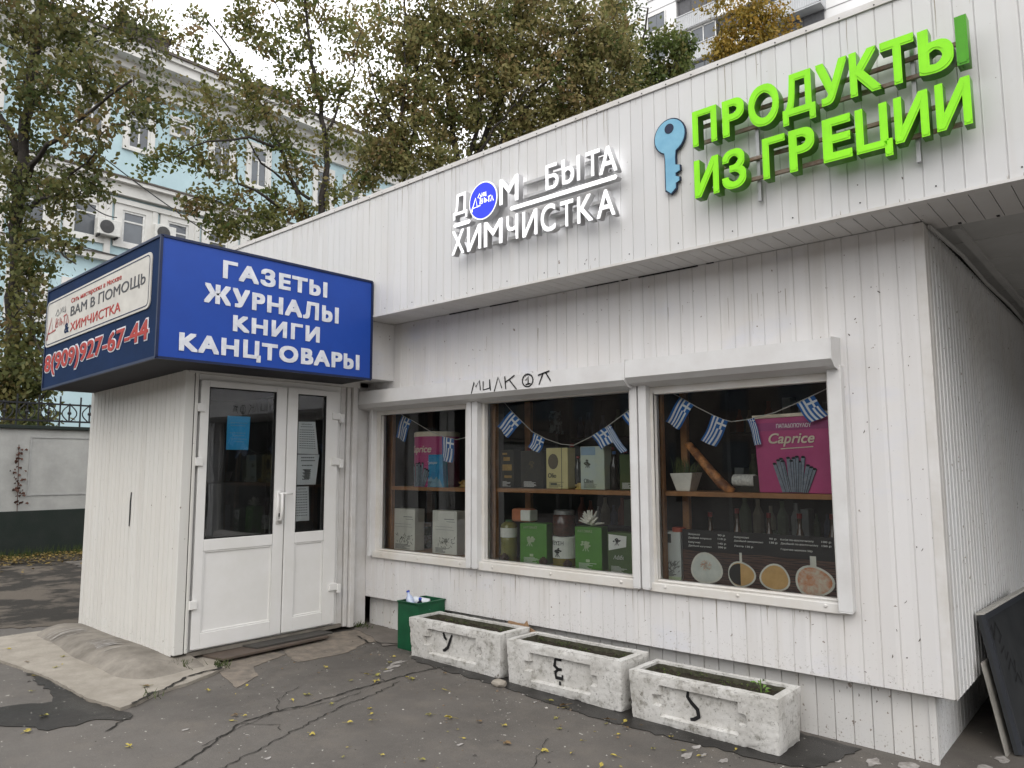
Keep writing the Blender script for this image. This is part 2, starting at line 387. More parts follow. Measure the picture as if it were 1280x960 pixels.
def crack(pts, wd, lift=.005):
    P = []
    for (x, y), (x2, y2) in zip(pts, pts[1:]):
        k = max(2, int(math.hypot(x2-x, y2-y)/.028))
        for j in range(k): P.append((x+(x2-x)*j/k+random.uniform(-.011, .011)+.006*math.sin(j*.9+x*7), y+(y2-y)*j/k+random.uniform(-.011, .011)))
    P.append(pts[-1]); b = MB()
    for i in range(len(P)-1):
        (x, y), (x2, y2) = P[i], P[i+1]; d = math.hypot(x2-x, y2-y) or 1; nx, ny = -(y2-y)/d, (x2-x)/d
        w0, w1 = [wd*(.25+.9*abs(math.sin(q*1.7)+.6*math.sin(q*.53+1))+.5*random.random())*.5 for q in (i, i+1)]
        w0 = .002 if i == 0 else w0; w1 = .002 if i == len(P)-2 else w1
        b.face([(x-nx*w0, y-ny*w0, gz(x)+lift), (x2-nx*w1, y2-ny*w1, gz(x2)+lift), (x2+nx*w1, y2+ny*w1, gz(x2)+lift), (x+nx*w0, y+ny*w0, gz(x)+lift)])
    props(b.build('asphalt_crack', CRACK), kind='structure')
sheet('concrete_slab', [(-7.6, 1.80), (-6.7, 1.817), (-5.906, 1.894), (-5.225, 1.911), (-4.896, 1.976), (-4.93, 2.083), (-5.041, 2.279), (-5.106, 2.523), (-5.255, 2.84), (-5.6, 2.95), (-7.6, 2.95)], CONC, .02, thick=.03, jag=.006)
sheet('damp_patch', [(-5.9, 1.48), (-5.485, 1.504), (-5.465, 1.584), (-5.371, 1.753), (-5.526, 1.80), (-6.2, 1.85), (-5.925, 1.90), (-5.451, 1.90), (-5.159, 1.915), (-4.818, 2.0), (-4.70, 1.96), (-4.732, 1.90), (-4.841, 1.82), (-4.813, 1.704), (-4.846, 1.571), (-5.014, 1.5), (-5.126, 1.412), (-5.5, 1.40)], WETA, .005, jag=.022)
sheet('damp_patch', [(-14, 2.4), (-9.2, 1.9), (-8.1, 2.15), (-7.7, 2.7), (-8.0, 3.4), (-9.4, 3.6), (-11.5, 4.2), (-13.2, 4.3)], MOTT, .005, jag=.05)  # far ground: damp, and dark also to stand for the tree shade
sheet('damp_patch', [(-12.9, 2.9), (-9.9, 1.2), (-8.8, 1.5), (-9.4, 1.9), (-11.5, 2.7)], MOTT, .009, jag=.06)
sheet('dirt_strip', [(-14.4, -8), (-13.3, -8), (-13.1, 0), (-13.35, 3.4), (-13.0, 4.6), (-13.2, 9), (-14.4, 9)], mat('garden_soil', (.055, .045, .032), .95, c2=(.03, .026, .02), scale=6, bump=.5), .014, jag=.05)
sheet('screed_patch', [(-5.383, 2.819), (-4.80, 2.68), (-4.95, 2.93), (-5.172, 3.02), (-5.31, 3.38), (-5.55, 3.3), (-5.6, 2.9)], SAND, .004, jag=.008)
sheet('screed_patch', [(-5.31, 3.38), (-5.049, 3.313), (-5.0, 3.7), (-5.132, 4.0), (-5.1, 4.35), (-5.36, 4.45), (-5.6, 4.3), (-5.6, 3.5)], SAND, .004, jag=.02)
sheet('screed_patch', [(-5.75, 4.5), (-5.1, 4.5), (-4.85, 4.3), (-4.95, 4.05), (-5.3, 4.2), (-5.6, 4.25)], mat('dusty_asphalt', (.14, .125, .11), .9, bump=.4), .0075, jag=.02)
sheet('dirt_patch', [(-4.55, 4.02), (-4.4, 3.93), (-3.6, 3.92), (-2.9, 3.86), (-2.45, 3.86), (-1.7, 3.93), (-1.45, 4.0), (-1.35, 4.45), (-4.6, 4.45)], WETA, .005, jag=.02)
crack([(-3.80, 1.6), (-3.82, 1.835), (-4.167, 2.358), (-4.196, 2.61), (-4.162, 2.844), (-4.188, 3.172), (-4.199, 3.452), (-4.196, 3.746), (-4.146, 4.02)], .010)
crack([(-4.0, 2.05), (-4.10, 2.30), (-4.19, 2.62), (-4.12, 2.80), (-4.09, 3.0), (-4.13, 3.2)], .004)
crack([(-3.62, 1.7), (-3.655, 1.969), (-3.726, 2.206), (-3.821, 2.457), (-3.907, 2.728), (-3.99, 2.963), (-4.019, 3.239), (-4.118, 3.529)], .006)
crack([(-4.75, 1.99), (-4.678, 1.882), (-4.60, 1.78)], .010)
crack([(-4.90, 2.05), (-5.02, 2.2), (-5.05, 2.32), (-5.22, 2.55), (-5.25, 2.80), (-5.4, 2.86)], .018, .026)
crack([(-5.36, 4.10), (-5.1, 4.03), (-4.86, 4.2)], .012, .012)
crack([(-1.3, 2.2), (-1.5, 2.9), (-1.35, 3.4), (-1.5, 3.8)], .006)
SPL = mat('white_paint_spill', (.38, .36, .34), .8, c2=(.19, .175, .16), scale=30)
for cx, cy, r_ in [(-4.43, 3.72, .05), (-4.49, 3.82, .06), (-4.37, 3.64, .035), (-2.03, 3.85, .03), (-2.01, 3.72, .04), (-1.84, 3.78, .03), (-1.95, 3.78, .02), (-3.3, 3.9, .02), (-3.15, 3.83, .015), (-1.25, 4.3, .05), (-1.1, 4.36, .07), (-.95, 4.4, .05), (-1.4, 4.2, .03), (-3.6, 2.2, .02), (-4.3, 2.1, .018), (-3.0, 3.0, .018), (-.8, 4.6, .06), (-.75, 4.8, .05)]:
    pl = []
    for k in range(11):
        a = 2*math.pi*k/11; q = r_*random.uniform(.45, 1.15); pl.append((cx+q*math.cos(a)*.7, cy+q*math.sin(a)*1.4))
    sheet('paint_splash', pl, SPL, .0045)

# ------------------------------------------------------------------ the shop pavilion
WY = 4.42          # face of the front wall
FY = 4.07          # face of the fascia
XR = -.88          # right corner of the front wall
XL = -9.0
shop = thing('shop_pavilion', 'low white clad shop pavilion with three display windows under a tall fascia', 'shop', (-5, 6.2, 0))
OPEN = [(-5.555, -4.265, .73, 2.11), (-4.215, -2.685, .73, 2.11), (-2.655, -1.355, .73, 2.11)]
c = MB(); holes = [(a-XL, b-XL, z0, z1) for a, b, z0, z1 in OPEN]
cladding(c, (XL, WY, 0), UX, -UY, XR-.045-XL, .365, 2.868, holes, .095)
for a, b, z0, z1 in OPEN:      # reveals
    c.face([(a, WY, z0), (b, WY, z0), (b, WY+.1, z0), (a, WY+.1, z0)]); c.face([(a, WY, z1), (a, WY+.1, z1), (b, WY+.1, z1), (b, WY, z1)])
    c.face([(a, WY, z0), (a, WY+.1, z0), (a, WY+.1, z1), (a, WY, z1)]); c.face([(b, WY, z0), (b, WY, z1), (b, WY+.1, z1), (b, WY+.1, z0)])
c.box(XL, XR-.05, WY+.008, WY+.10, .362, .37)
c.build('front_wall', WHITE_CLAD, shop)
c = MB(); cladding(c, (XR, WY+.06, 0), UY, UX, 3.9, .345, 2.868, (), .09, .014, wide=3.4)
c.face([(XR, WY+.06, .345), (XR-.12, WY+.06, .345), (XR-.12, 8.38, .345), (XR, 8.38, .345)])
c.build('side_wall', SIDE_CLAD, shop)
c = MB(); c.box(XR-.05, XR+.004, WY-.006, WY+.05, .362, 2.866); c.box(XR-.01, XR+.005, WY+.05, WY+.10, .35, 2.866); c.build('corner_trim', TRIM, shop, bevel=.006)
c = MB(); cladding(c, (-5.70, 4.505, 0), UX, -UY, 4.705, -.02, .40, (), .1, .009); c.build('skirting', SKIRT_CLAD, shop)
c = MB(); cladding(c, (-.995, 4.505, 0), UY, UX, 3.8, -.02, .40, (), .09, .012); c.build('skirting', SIDE_CLAD, shop)
c = MB(); c.box(-1.02, -.985, 4.495, 4.53, -.02, .38); c.build('corner_trim', SKIRT_CLAD, shop, bevel=.004)
c = MB(); cladding(c, (XL, FY, 0), UX, -UY, 11.6, 2.885, 4.0, (), .0892, .005); c.face([(2.6, FY, 2.885), (2.6, FY+.2, 2.885), (2.6, FY+.2, 4), (2.6, FY, 4)])
c.build('fascia', FASCIA_CLAD, shop)
c = MB(); c.box(XL, 2.6, FY-.012, FY+.05, 2.868, 2.884)
c.box(XL, 2.6, FY-.008, FY+.22, 4.0, 4.014); c.box(XL, 2.6, FY-.012, FY-.002, 3.975, 4.001); c.build('fascia_trim', TRIM, shop)
for k in range(62):
    x = -8.8+k*.178
    if k % 2 or x > -5.4:
        c = MB(); c.lathe([(.004, 0), (.004, .003), (.002, .004)], (x, FY-.012, 3.986), 6, 0, (0, -1, 0)); c.build('screw', DARK, shop)
    if k % 2 and x > -5.4: c = MB(); c.lathe([(.004, 0), (.004, .003), (.002, .004)], (x+.05, FY, 2.93), 6, 0, (0, -1, 0)); c.build('screw', DARK, shop)
c = MB()
k = XL
while k < 2.55:
    c.box(k+.002, k+.0872, FY+.04, (WY-.004 if k < XR-.05 else 4.62), 2.870, 2.880); k += .0892
c.box(XL, 2.6, FY+.03, 4.62, 2.882, 2.89)
c.build('soffit', SOFFIT, shop)
k = XR+.1
while k < 1.2:
    c = MB(); c.box(k+.04, k+.055, 4.575, 4.60, 2.866, 2.8705); c.build('soffit_vent', DARK, shop); k += .0892*2
c = MB(); c.box(XR, 2.6, 4.62, 9.0, 2.895, 2.93)
for y in np.arange(5.1, 9, .55): c.box(XR, 2.6, y, y+.012, 2.89, 2.897)
c.build('canopy_ceiling', CEIL, shop)
c = MB(); c.tube([(XR+.02, 4.48, 2.85), (XR+.05, 5.2, 2.84), (XR+.03, 6.2, 2.85), (XR+.05, 7.2, 2.84), (XR+.03, 8.3, 2.85)], .012, 6); c.box(XR+.09, XR+.13, 4.7, 8.3, 2.87, 2.896); c.build('cable_duct', CEIL, shop)
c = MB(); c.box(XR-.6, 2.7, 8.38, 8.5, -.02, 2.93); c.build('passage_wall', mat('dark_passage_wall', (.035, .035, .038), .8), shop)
c = MB(); c.box(XL, 2.6, FY+.05, 9.3, 3.80, 3.86); c.box(XL, XL+.1, FY, 9.3, .0, 3.8); c.box(XL, XR-.12, 9.2, 9.3, 0, 3.8); c.build('roof', ROOFM, shop)
c = MB(); x = -5.3; rs = random.Random(2)      # open joint between soffit and wall
while x < XR-.1:
    l = rs.uniform(.04, .5)
    if rs.random() < .6: c.box(x, min(x+l, XR-.06), WY-.010, WY-.0015, 2.868-rs.uniform(.003, .010), 2.8695)
    x += l+rs.uniform(.02, .2)
c.build('open_joint', DARK, shop)
RUN = mat('grime_run', (.36, .33, .28), .7, c2=(.26, .22, .17), scale=20)
for z0, x0, x1, n_, yy, lm in ((2.885, -5.1, 1.5, 40, FY, .16), (.727, -5.5, -1.35, 34, WY, .22), (2.62, -5.2, -.95, 14, WY, .3), (3.97, -7.3, 1.5, 60, FY, .32), (.62, -5.5, -.95, 10, WY, .2)):
    c = MB()
    for k in range(n_):
        x = rs.uniform(x0, x1); l = lm*rs.random()**1.7+.02; w0 = rs.uniform(.0015, .005); up_ = z0 < 2.9 and yy == FY
        if up_: c.stroke([(x, z0+l*.3), (x+rs.uniform(-.002, .002), z0+.001)], [.0006, w0], (0, yy, 0), UX, UZ, -UY, .0012)
        else: c.stroke([(x, z0), (x+rs.uniform(-.003, .003), z0-l*.5), (x, z0-l)], [w0, w0*.8, .0006], (0, yy, 0), UX, UZ, -UY, .0012)
    c.build('grime_runs', RUN, shop)['kind'] = 'stuff'
c = MB()
for k in range(42):
    z, yy, x = rs.choice(((rs.uniform(2.89, 3.05), FY, rs.uniform(-5, .6)), (rs.uniform(.38, 2.8), WY, rs.uniform(-1.3, -.95)), (rs.uniform(.05, .36), 4.505, rs.uniform(-1.6, -1.02)), (rs.uniform(.38, .7), WY, rs.uniform(-5.4, -1))))
    a0 = rs.uniform(0, 3); l = rs.uniform(.006, .022); c.stroke([(x, z), (x+l*.5*math.cos(a0)+.002, z+l*.5*math.sin(a0)), (x+l*math.cos(a0), z+l*math.sin(a0))], [.002, rs.uniform(.003, .008), .001], (0, yy, 0), UX, UZ, -UY, .0018)
c.build('paint_chips', mat('bare_metal_chip', (.10, .085, .075), .7), shop)['kind'] = 'stuff'
# the room behind the windows
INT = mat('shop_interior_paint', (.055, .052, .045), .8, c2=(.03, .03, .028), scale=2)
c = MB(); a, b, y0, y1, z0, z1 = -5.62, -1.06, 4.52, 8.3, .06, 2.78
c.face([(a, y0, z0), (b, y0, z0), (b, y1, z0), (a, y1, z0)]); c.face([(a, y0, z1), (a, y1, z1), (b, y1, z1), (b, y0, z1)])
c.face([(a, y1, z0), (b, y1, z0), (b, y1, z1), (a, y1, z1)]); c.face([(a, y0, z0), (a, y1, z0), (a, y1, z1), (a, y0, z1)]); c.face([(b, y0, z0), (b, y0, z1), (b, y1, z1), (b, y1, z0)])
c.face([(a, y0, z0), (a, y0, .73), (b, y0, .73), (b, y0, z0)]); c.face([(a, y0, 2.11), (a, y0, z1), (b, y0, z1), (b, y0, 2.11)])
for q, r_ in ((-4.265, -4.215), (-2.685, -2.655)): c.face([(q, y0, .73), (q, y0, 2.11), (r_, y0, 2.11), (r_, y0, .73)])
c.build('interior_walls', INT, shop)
# windows: frame > pane, each with guide rails, shelf wood and sill
GL = [(-5.475, -4.362, .805, 2.035), (-4.145, -2.765, .812, 2.065), (-2.57, -1.428, .803, 2.035)]
for (o0, o1, z0, z1), (g0, g1, h0, h1) in zip(OPEN, GL):
    m = MB(); m.ring((o0, 4.485, z0), UX, UZ, -UY, o1-o0, z1-z0, (g0-o0, o1-g1, h0-z0, z1-h1), .065)
    m.ring((g0-.012, 4.427, h0-.012), UX, UZ, -UY, g1-g0+.024, h1-h0+.024, (.012, .012, .012, .012), .012)
    wf = m.build('window_frame', PVC, shop, bevel=.004)
    p = MB(); p.face([(g0-.01, 4.455, h0-.01), (g1+.01, 4.455, h0-.01), (g1+.01, 4.455, h1+.01), (g0-.01, 4.455, h1+.01)]); p.build('pane', GLASS, wf)
    s_ = MB(); s_.box(o0+.02, o1-.02, 4.388, 4.421, z0-.004, h0-.018); s_.build('sill', PVC, wf, bevel=.006)
    bt = MB()
    for q in (.12, .5, .9): bt.lathe([(.011, 0), (.011, .003), (.005, .008)], (o0+(o1-o0)*q, 4.388, z0+.035), 8, 0, (0, -1, 0))
    bt.build('bolt', PVC, wf)
for x0, x1 in [(-5.578, -5.535), (-4.302, -4.248), (-4.238, -4.178), (-2.728, -2.672), (-2.66, -2.598), (-1.408, -1.330)]:
    m = MB(); m.box(x0, x1, 4.362, 4.432, .745, 2.115); m.box(x0+.004, x1-.004, 4.362, 4.40, .738, .746); m.build('shutter_rail', SHUT, shop, bevel=.005)
for x0, x1, zt in [(-5.655, -2.702, 2.262), (-2.694, -1.345, 2.275)]:
    m = MB(); prof = [(4.418, zt), (4.262, zt-.012), (4.258, zt-.13), (4.30, zt-.165), (4.418, zt-.19)]
    for (ya, za), (yb, zb) in zip(prof, prof[1:]): m.face([(x0, ya, za), (x0, yb, zb), (x1, yb, zb), (x1, ya, za)])
    m.face([(x0, y, z) for y, z in prof]); m.face([(x1, y, z) for y, z in prof][::-1])
    sb = m.build('shutter_box', SHUT, shop)
    for x in (x0-.004, x1):
        e = MB(); e.prism([(y-4.2, z-zt) for y, z in ((4.418, zt+.006), (4.256, zt-.006), (4.252, zt-.135), (4.298, zt-.172), (4.425, zt-.20))][::-1], (x, 4.2, zt), UY, UZ, UX, .004)
        e.build('end_cap', SHUT, sb)
    if x0 < -5: j = MB(); j.box(-4.4335, -4.4315, 4.2583, 4.2592, zt-.13, zt-.01); j.build('joint', GALV, sb)
m = MB(); Pg = (-4.14, 4.2595, 2.135)      # black marker scrawl on the shutter box
for st in [[(0, 0), (.03, .09), (.05, .05), (.09, .10), (.10, .02)], [(.13, .09), (.13, .02), (.20, .03), (.20, .10), (.21, .01)], [(.25, .0), (.29, .11), (.33, .02)], [(.37, .01), (.36, .11), (.36, .06), (.46, .11)], [(.41, .075), (.48, .0)], [(.59+.052*math.cos(a), .06+.048*math.sin(a)) for a in np.linspace(0, 6.4, 18)], [(.57, .06), (.595, .09), (.595, .03)], [(.57, .03), (.62, .035)], [(.69, .09), (.80, .115)], [(.74, .105), (.70, .02)], [(.76, .11), (.81, .04)]]:
    m.stroke(st, .011, Pg, UX, UZ, -UY, .003)
m.build('marker_scrawl', BLACKPAINT, shop)
m = MB()
for st in [[(.0, .0), (.03, .04), (.05, .01)], [(.02, -.05), (.05, -.02)], [(.11, .02), (.13, .06)]]: m.stroke(st, .008, (-.35, FY, 3.02), UX, UZ, -UY, .002)
m.build('peeling_scar', mat('bare_patch', (.25, .22, .2), .8), shop)
# blotch of over-painted graffiti chips on the skirting
# ------------------------------------------------------------------ entrance kiosk
KX0, KX1, KY, DX = -7.49, -5.60, 2.62, -5.65
kiosk = thing('entrance_kiosk', 'white boxy entrance vestibule with glazed double door at the left end of the shop', 'entrance', (-6.5, 3.4, .12))
c = MB(); cladding(c, (KX0, KY, 0), UX, -UY, KX1-KX0-.05, .155, 2.34, (), .082, .009, wide=1.5); c.face([(KX0, KY, .15), (KX0, KY+.06, .15), (KX1-.05, KY+.06, .17), (KX1-.05, KY, .17)]); c.build('front_wall', KIOSK_CLAD, kiosk)
c = MB(); c.box(KX1-.05, KX1, KY-.006, KY+.07, .168, 2.335); c.box(KX1-.012, KX1+.004, KY+.075, KY+.10, .17, 2.3); c.build('corner_trim', KIOSK_CLAD, kiosk, bevel=.006)
c = MB(); cladding(c, (KX0, WY, 0), -UY, -UX, WY-KY, .15, 2.34, (), .08, .006); c.build('side_wall', KIOSK_CLAD, kiosk)
c = MB(); c.box(KX0+.01, DX-.01, KY+.02, WY-.01, 2.30, 2.34); c.box(DX-.02, KX1+.012, KY+.02, 4.26, 2.285, 2.34); c.build('roof', TRIM, kiosk)
c = MB(); c.stroke([(0, 0), (.003, .1), (.0, .2), (.012, .28)], [.02, .028, .026, .02], (-6.50, KY, 1.07), UX, UZ, -UY, .003); c.build('letter_slot', BLACKPAINT, kiosk)
c = MB(); c.box(-7.4, DX-.06, 2.70, 2.72, .16, 2.3); c.box(-7.4, -7.38, 2.7, 4.4, .16, 2.3); c.box(-7.4, DX-.06, 4.38, 4.40, .16, 2.3); c.box(-7.4, DX-.06, 2.7, 4.4, .15, .16)
c.box(-6.6, -6.5, 3.0, 3.12, .16, 2.3, 1); c.box(-7.1, -6.9, 3.5, 4.1, .16, 1.4, 1); c.box(-6.4, -6.35, 4.0, 4.3, .16, 2.1, 1)
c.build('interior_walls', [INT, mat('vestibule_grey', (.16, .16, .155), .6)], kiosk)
c = MB(); c.ring((DX-.05, 2.70, .165), UY, UZ, UX, 4.085-2.70, 2.285-.165, (.045, .045, .02, .05), .055); dframe = c.build('door_frame', PVCD, kiosk, bevel=.004)
c = MB(); c.box(DX-.04, DX+.006, 4.087, 4.14, .14, 2.30); c.box(DX-.04, DX+.02, 4.15, 4.19, .13, 2.32); c.box(DX-.02, DX+.045, 4.20, 4.25, .12, 2.32); c.box(DX-.05, DX-.01, 4.25, WY-.002, .11, 2.36); c.build('jamb_trim', TRIM, kiosk, bevel=.004)
c = MB(); c.box(DX-.045, DX-.038, 4.10, 4.25, .14, 2.3); c.build('jamb_gap', DARK, kiosk)
c = MB(); c.box(DX-.03, KX1-.004, 2.690, 2.699, .17, 2.29); c.build('corner_gap', DARK, kiosk)
c = MB(); c.box(DX-.02, DX+.03, 2.72, 4.12, .135, .166); c.build('threshold', CONCD, kiosk)
c = MB(); c.box(DX-.02, -5.30, 4.07, WY, 2.34, 2.866); c.build('upper_return', WHITE_CLAD, kiosk, bevel=.004)
def leaf(y0, y1, gy0, gy1, lab):
    z0, z1, gz0, gz1 = .185, 2.235, 1.0, 2.185
    m = MB(); x = DX-.01; t = .055
    m.box(x, x+t, y0, gy0, z0, z1); m.box(x, x+t, gy1, y1, z0, z1); m.box(x, x+t, gy0, gy1, z0, .30); m.box(x, x+t, gy0, gy1, gz1, z1); m.box(x, x+t, gy0, gy1, .91, gz0)
    d = m.build('door_leaf', PVCD, kiosk, bevel=.005, label=lab)
    q = MB(); q.box(x+.012, x+t-.014, gy0-.002, gy1+.002, .298, .912); q.ring((x+t-.015, gy0, .30), UY, UZ, UX, gy1-gy0, .61, (.012, .012, .012, .012), .01); q.build('panel', PVCD, d, bevel=.004)
    q = MB(); q.ring((x+t-.016, gy0, gz0), UY, UZ, UX, gy1-gy0, gz1-gz0, (.008, .008, .008, .008), .012); q.build('gasket', mat('black_rubber', (.02, .02, .02), .6), d)
    q = MB(); q.face([(x+t-.02, gy0, gz0), (x+t-.02, gy1, gz0), (x+t-.02, gy1, gz1), (x+t-.02, gy0, gz1)]); q.build('pane', GLASSD, d)
    return d
d1 = leaf(2.745, 3.505, 2.815, 3.405, 'wide left door leaf with pull handle')
d2 = leaf(3.515, 4.035, 3.615, 3.905, 'narrow right door leaf with sheets taped inside its glass')
m = MB(); hx = DX+.045; m.tube([(hx, 3.455, 1.11), (hx+.045, 3.455, 1.12), (hx+.05, 3.455, 1.2), (hx+.045, 3.455, 1.325), (hx, 3.455, 1.335)], .014, 8); m.box(hx, hx+.008, 3.43, 3.48, 1.08, 1.36); m.tube([(hx+.005, 3.46, 1.335), (hx+.045, 3.47, 1.335), (hx+.05, 3.55, 1.33)], .009, 6)
m.build('handle', PVCD, d1, smooth=True)
m = MB(); m.box(hx+.008, hx+.010, 3.449, 3.461, 1.14, 1.17); m.build('keyhole', DARK, d1)
for z in (.50, 1.60, 2.01):
    m = MB(); m.box(hx, hx+.02, 3.965, 4.045, z-.03, z+.03); m.box(hx, hx+.03, 4.045, 4.08, z-.055, z+.02); m.build('hinge', PVCD, d2, bevel=.004)
for z in (.52, 1.60, 2.02):
    m = MB(); m.box(hx, hx+.02, 2.715, 2.775, z-.035, z+.03); m.build('hinge', PVCD, d1, bevel=.004)

# cement fillet under the kiosk front
m = MB(); prof = [(2.75, .150), (2.64, .148), (2.57, .158), (2.49, .172), (2.41, .174), (2.34, .162), (2.285, .138), (2.25, .112), (2.225, .094)]
xs = list(np.linspace(-7.62, -5.35, 40)); grid = []
for i, x in enumerate(xs):
    row = []
    e0 = min(1, (x+7.62)/.22); e1 = min(1, (-5.35-x)/.30)
    e = math.sin(min(e0, e1)*math.pi/2) if min(e0, e1) < 1 else 1
    for j, (y, z) in enumerate(prof):
        zz = gz(x)+.012+(z-.10)*max(e, .0)+random.uniform(-.001, .001)+.0035*math.sin(x*5+j*.6)*e
        yy = y+(.03*math.sin(x*2.3)+.012*math.sin(x*7.1))*(j > 3)+(1-e)*.10*(j > 2)*(j-2)/5
        row.append((x, yy, zz))
    grid.append(row)
for a, b in zip(grid, grid[1:]):
    for j in range(len(prof)-1): m.face([a[j], a[j+1], b[j+1], b[j]])
o = m.build('cement_fillet', CONCD, smooth=True); props(o, kind='structure')
m = MB()
for k0 in range(34):
    c0 = (-7.0, -6.3)[k0 % 3 > 0]; x0 = c0+random.gauss(0, .09); y0 = 2.50+random.uniform(-.05, .03); n_ = random.randint(2, 6); pts = []; wd = random.uniform(.002, .006)
    for k in range(n_+1):
        y = y0-k*.045; z = gz(x0)+.022+(np.interp(y, [q[0] for q in prof[::-1]], [q[1] for q in prof[::-1]])-.10)
        pts.append((x0-k*.006+random.uniform(-.006, .006), y, z))
    for p, q in zip(pts, pts[1:]): m.face([(p[0]-wd, p[1], p[2]), (q[0]-wd, q[1], q[2]), (q[0]+wd, q[1], q[2]), (p[0]+wd, p[1], p[2])])
props(m.build('limewash_drips', SPL), kind='structure')
crack([(-4.19, 2.62), (-4.40, 2.75), (-4.52, 2.98)], .004); crack([(-4.16, 2.36), (-3.98, 2.5), (-3.9, 2.46)], .004); crack([(-4.2, 3.45), (-4.36, 3.52), (-4.5, 3.47)], .004); crack([(-2.2, 1.6), (-2.5, 2.4), (-2.45, 2.9), (-2.7, 3.4)], .003)

# two loose boards as door mats
RUBB = mat('black_rubber_board', (.045, .043, .04), .75, c2=(.07, .065, .058), scale=7, bump=.2)
def board(name, label, poly, z, th, mm, cat='mat'):
    cx = sum(p[0] for p in poly)/4; cy = sum(p[1] for p in poly)/4
    r = thing(name, label, cat, (cx, cy, z)); b = MB()
    b.hexa([(x, y, z) for x, y in poly]+[(x, y, z+th) for x, y in poly]); b.build('board', mm, r, bevel=.003); return r
board('floor_board', 'brown worn board lying on the ground under a darker board at the entrance door', [(-5.83, 2.82), (-5.40, 2.90), (-5.43, 3.86), (-5.86, 3.80)], .113, .018, mat('worn_brown_board', (.115, .088, .07), .75, c2=(.08, .063, .052), scale=5, bump=.2), 'board')
board('floor_board', 'black rubber board lying over the brown board before the entrance door', [(-5.90, 3.10), (-5.47, 3.22), (-5.47, 3.93), (-5.90, 3.86)], .132, .014, RUBB, 'board')

# ------------------------------------------------------------------ signs
NAVY = mat('navy_vinyl', (.012, .030, .085), .7, c2=(.010, .024, .065), scale=3, spec=.08)
BLUE = mat('blue_vinyl', (.014, .062, .34), .45, c2=(.013, .054, .30), scale=3)
LETW = mat('white_vinyl', (.74, .75, .78), .5, c2=(.55, .57, .62), scale=14)
CREAM = mat('cream_panel', (.60, .58, .53), .5, c2=(.50, .48, .44), scale=5)
RED = mat('red_vinyl', (.42, .035, .025), .5, c2=(.33, .03, .022), scale=9)
GREYV = mat('charcoal_vinyl', (.06, .06, .065), .5)
SX0, SX1, SY0, SY1 = -7.45, -5.17, 2.20, 4.05
bs = thing('box_sign', 'large blue and navy box sign over the entrance kiosk listing newspapers and stationery', 'sign', (-6.3, 3.1, 2.3))
zl, zr, tl_, tr_ = 2.245, 2.31, 3.135, 3.175
m = MB(); P8 = [(SX0, SY0, zl), (SX1, SY0, zr), (SX1, SY1, zr+.005), (SX0, SY1, zl), (SX0, SY0, tl_), (SX1, SY0, tr_), (SX1, SY1, tr_+.012), (SX0, SY1, tl_)]
i = 0
m.face([P8[0], P8[1], P8[5], P8[4]], 0); m.face([P8[1], P8[2], P8[6], P8[5]], 1); m.face([P8[2], P8[3], P8[7], P8[6]], 0); m.face([P8[3], P8[0], P8[4], P8[7]], 0); m.face([P8[4], P8[5], P8[6], P8[7]], 2); m.face([P8[3], P8[2], P8[1], P8[0]], 2)
m.build('box', [NAVY, BLUE, mat('sign_underside', (.03, .03, .035), .7)], bs)
m = MB()
for a, b in ((0, 1), (1, 2), (4, 5), (5, 6), (1, 5), (2, 6), (0, 4)):
    p, q = Vector(P8[a]), Vector(P8[b]); m.tube([p, q], .013, 4)
m.build('edge_frame', mat('navy_edge', (.012, .02, .06), .4), bs)
uF = Vector((1, 0, (zr-zl)/(SX1-SX0))).normalized(); vF = UZ
def FP(x, z): return (x, SY0-.001, z)
def rrect(w_, h_, r_):
    P = []
    for cx, cy, a0 in ((w_-r_, r_, -90), (w_-r_, h_-r_, 0), (r_, h_-r_, 90), (r_, r_, 180)):
        for k in range(5): a = R(a0+k*22.5); P.append((cx+r_*math.cos(a), cy+r_*math.sin(a)))
    return P
m = MB(); m.prism(rrect(2.14, .41, .05), FP(-7.435, 2.615), uF, vF, -UY, .008); pan = m.build('panel', CREAM, bs)
m = MB(); pl = [(x+.025, z+.02) for x, z in rrect(2.09, .37, .04)]; m.stroke(pl+[pl[0]], .007, FP(-7.435, 2.615), uF, vF, -UY, .010); m.build('border_line', NAVY, pan)
text('small_lettering', 'Сеть мастерских в Москве', FP(-6.84, 2.925), uF, vF, 1.03, .052, .003, RED, pan, 0, back=.008, sp=1.06)
text('lettering', 'ВАМ В ПОМОЩЬ', FP(-6.84, 2.805), uF, vF, 1.46, .105, .003, GREYV, pan, .004, back=.008)
text('lettering', 'ХИМЧИСТКА', FP(-6.83, 2.69), uF, vF, 1.03, .080, .003, RED, pan, .004, back=.008)
text('lettering', '&', FP(-6.965, 2.69), uF, vF, .1, .085, .003, NAVY, pan, .02, back=.008)
HOUSE_RED = [[(0, 0), (.10, .20), (.14, .06), (.02, .055), (.02, .0)], [(.14, .06), (.21, .07)]]
HOUSE_W = [[(.09, .20), (.13, .26), (.16, .2), (.12, .19)], [(.18, .2), (.18, .26), (.215, .2), (.215, .26)], [(.24, .26), (.23, .21), (.26, .2), (.27, .26), (.275, .19)]]
HOUSE_T = [[(.2, .1), (.26, .16), (.21, .17), (.2, .09), (.25, .09), (.26, .13)], [(.3, .17), (.3, .09)], [(.33, .15), (.33, .09), (.37, .11), (.33, .125)], [(.40, .15), (.40, .08)], [(.38, .16), (.45, .17)], [(.44, .08), (.47, .16), (.5, .08)]]
m = MB()
for st in HOUSE_RED+HOUSE_T: m.stroke([(a*1.05, b*.95) for a, b in st], .012, FP(-7.40, 2.68), uF, vF, -UY, .011)
m.build('house_emblem', RED, pan)
m = MB()
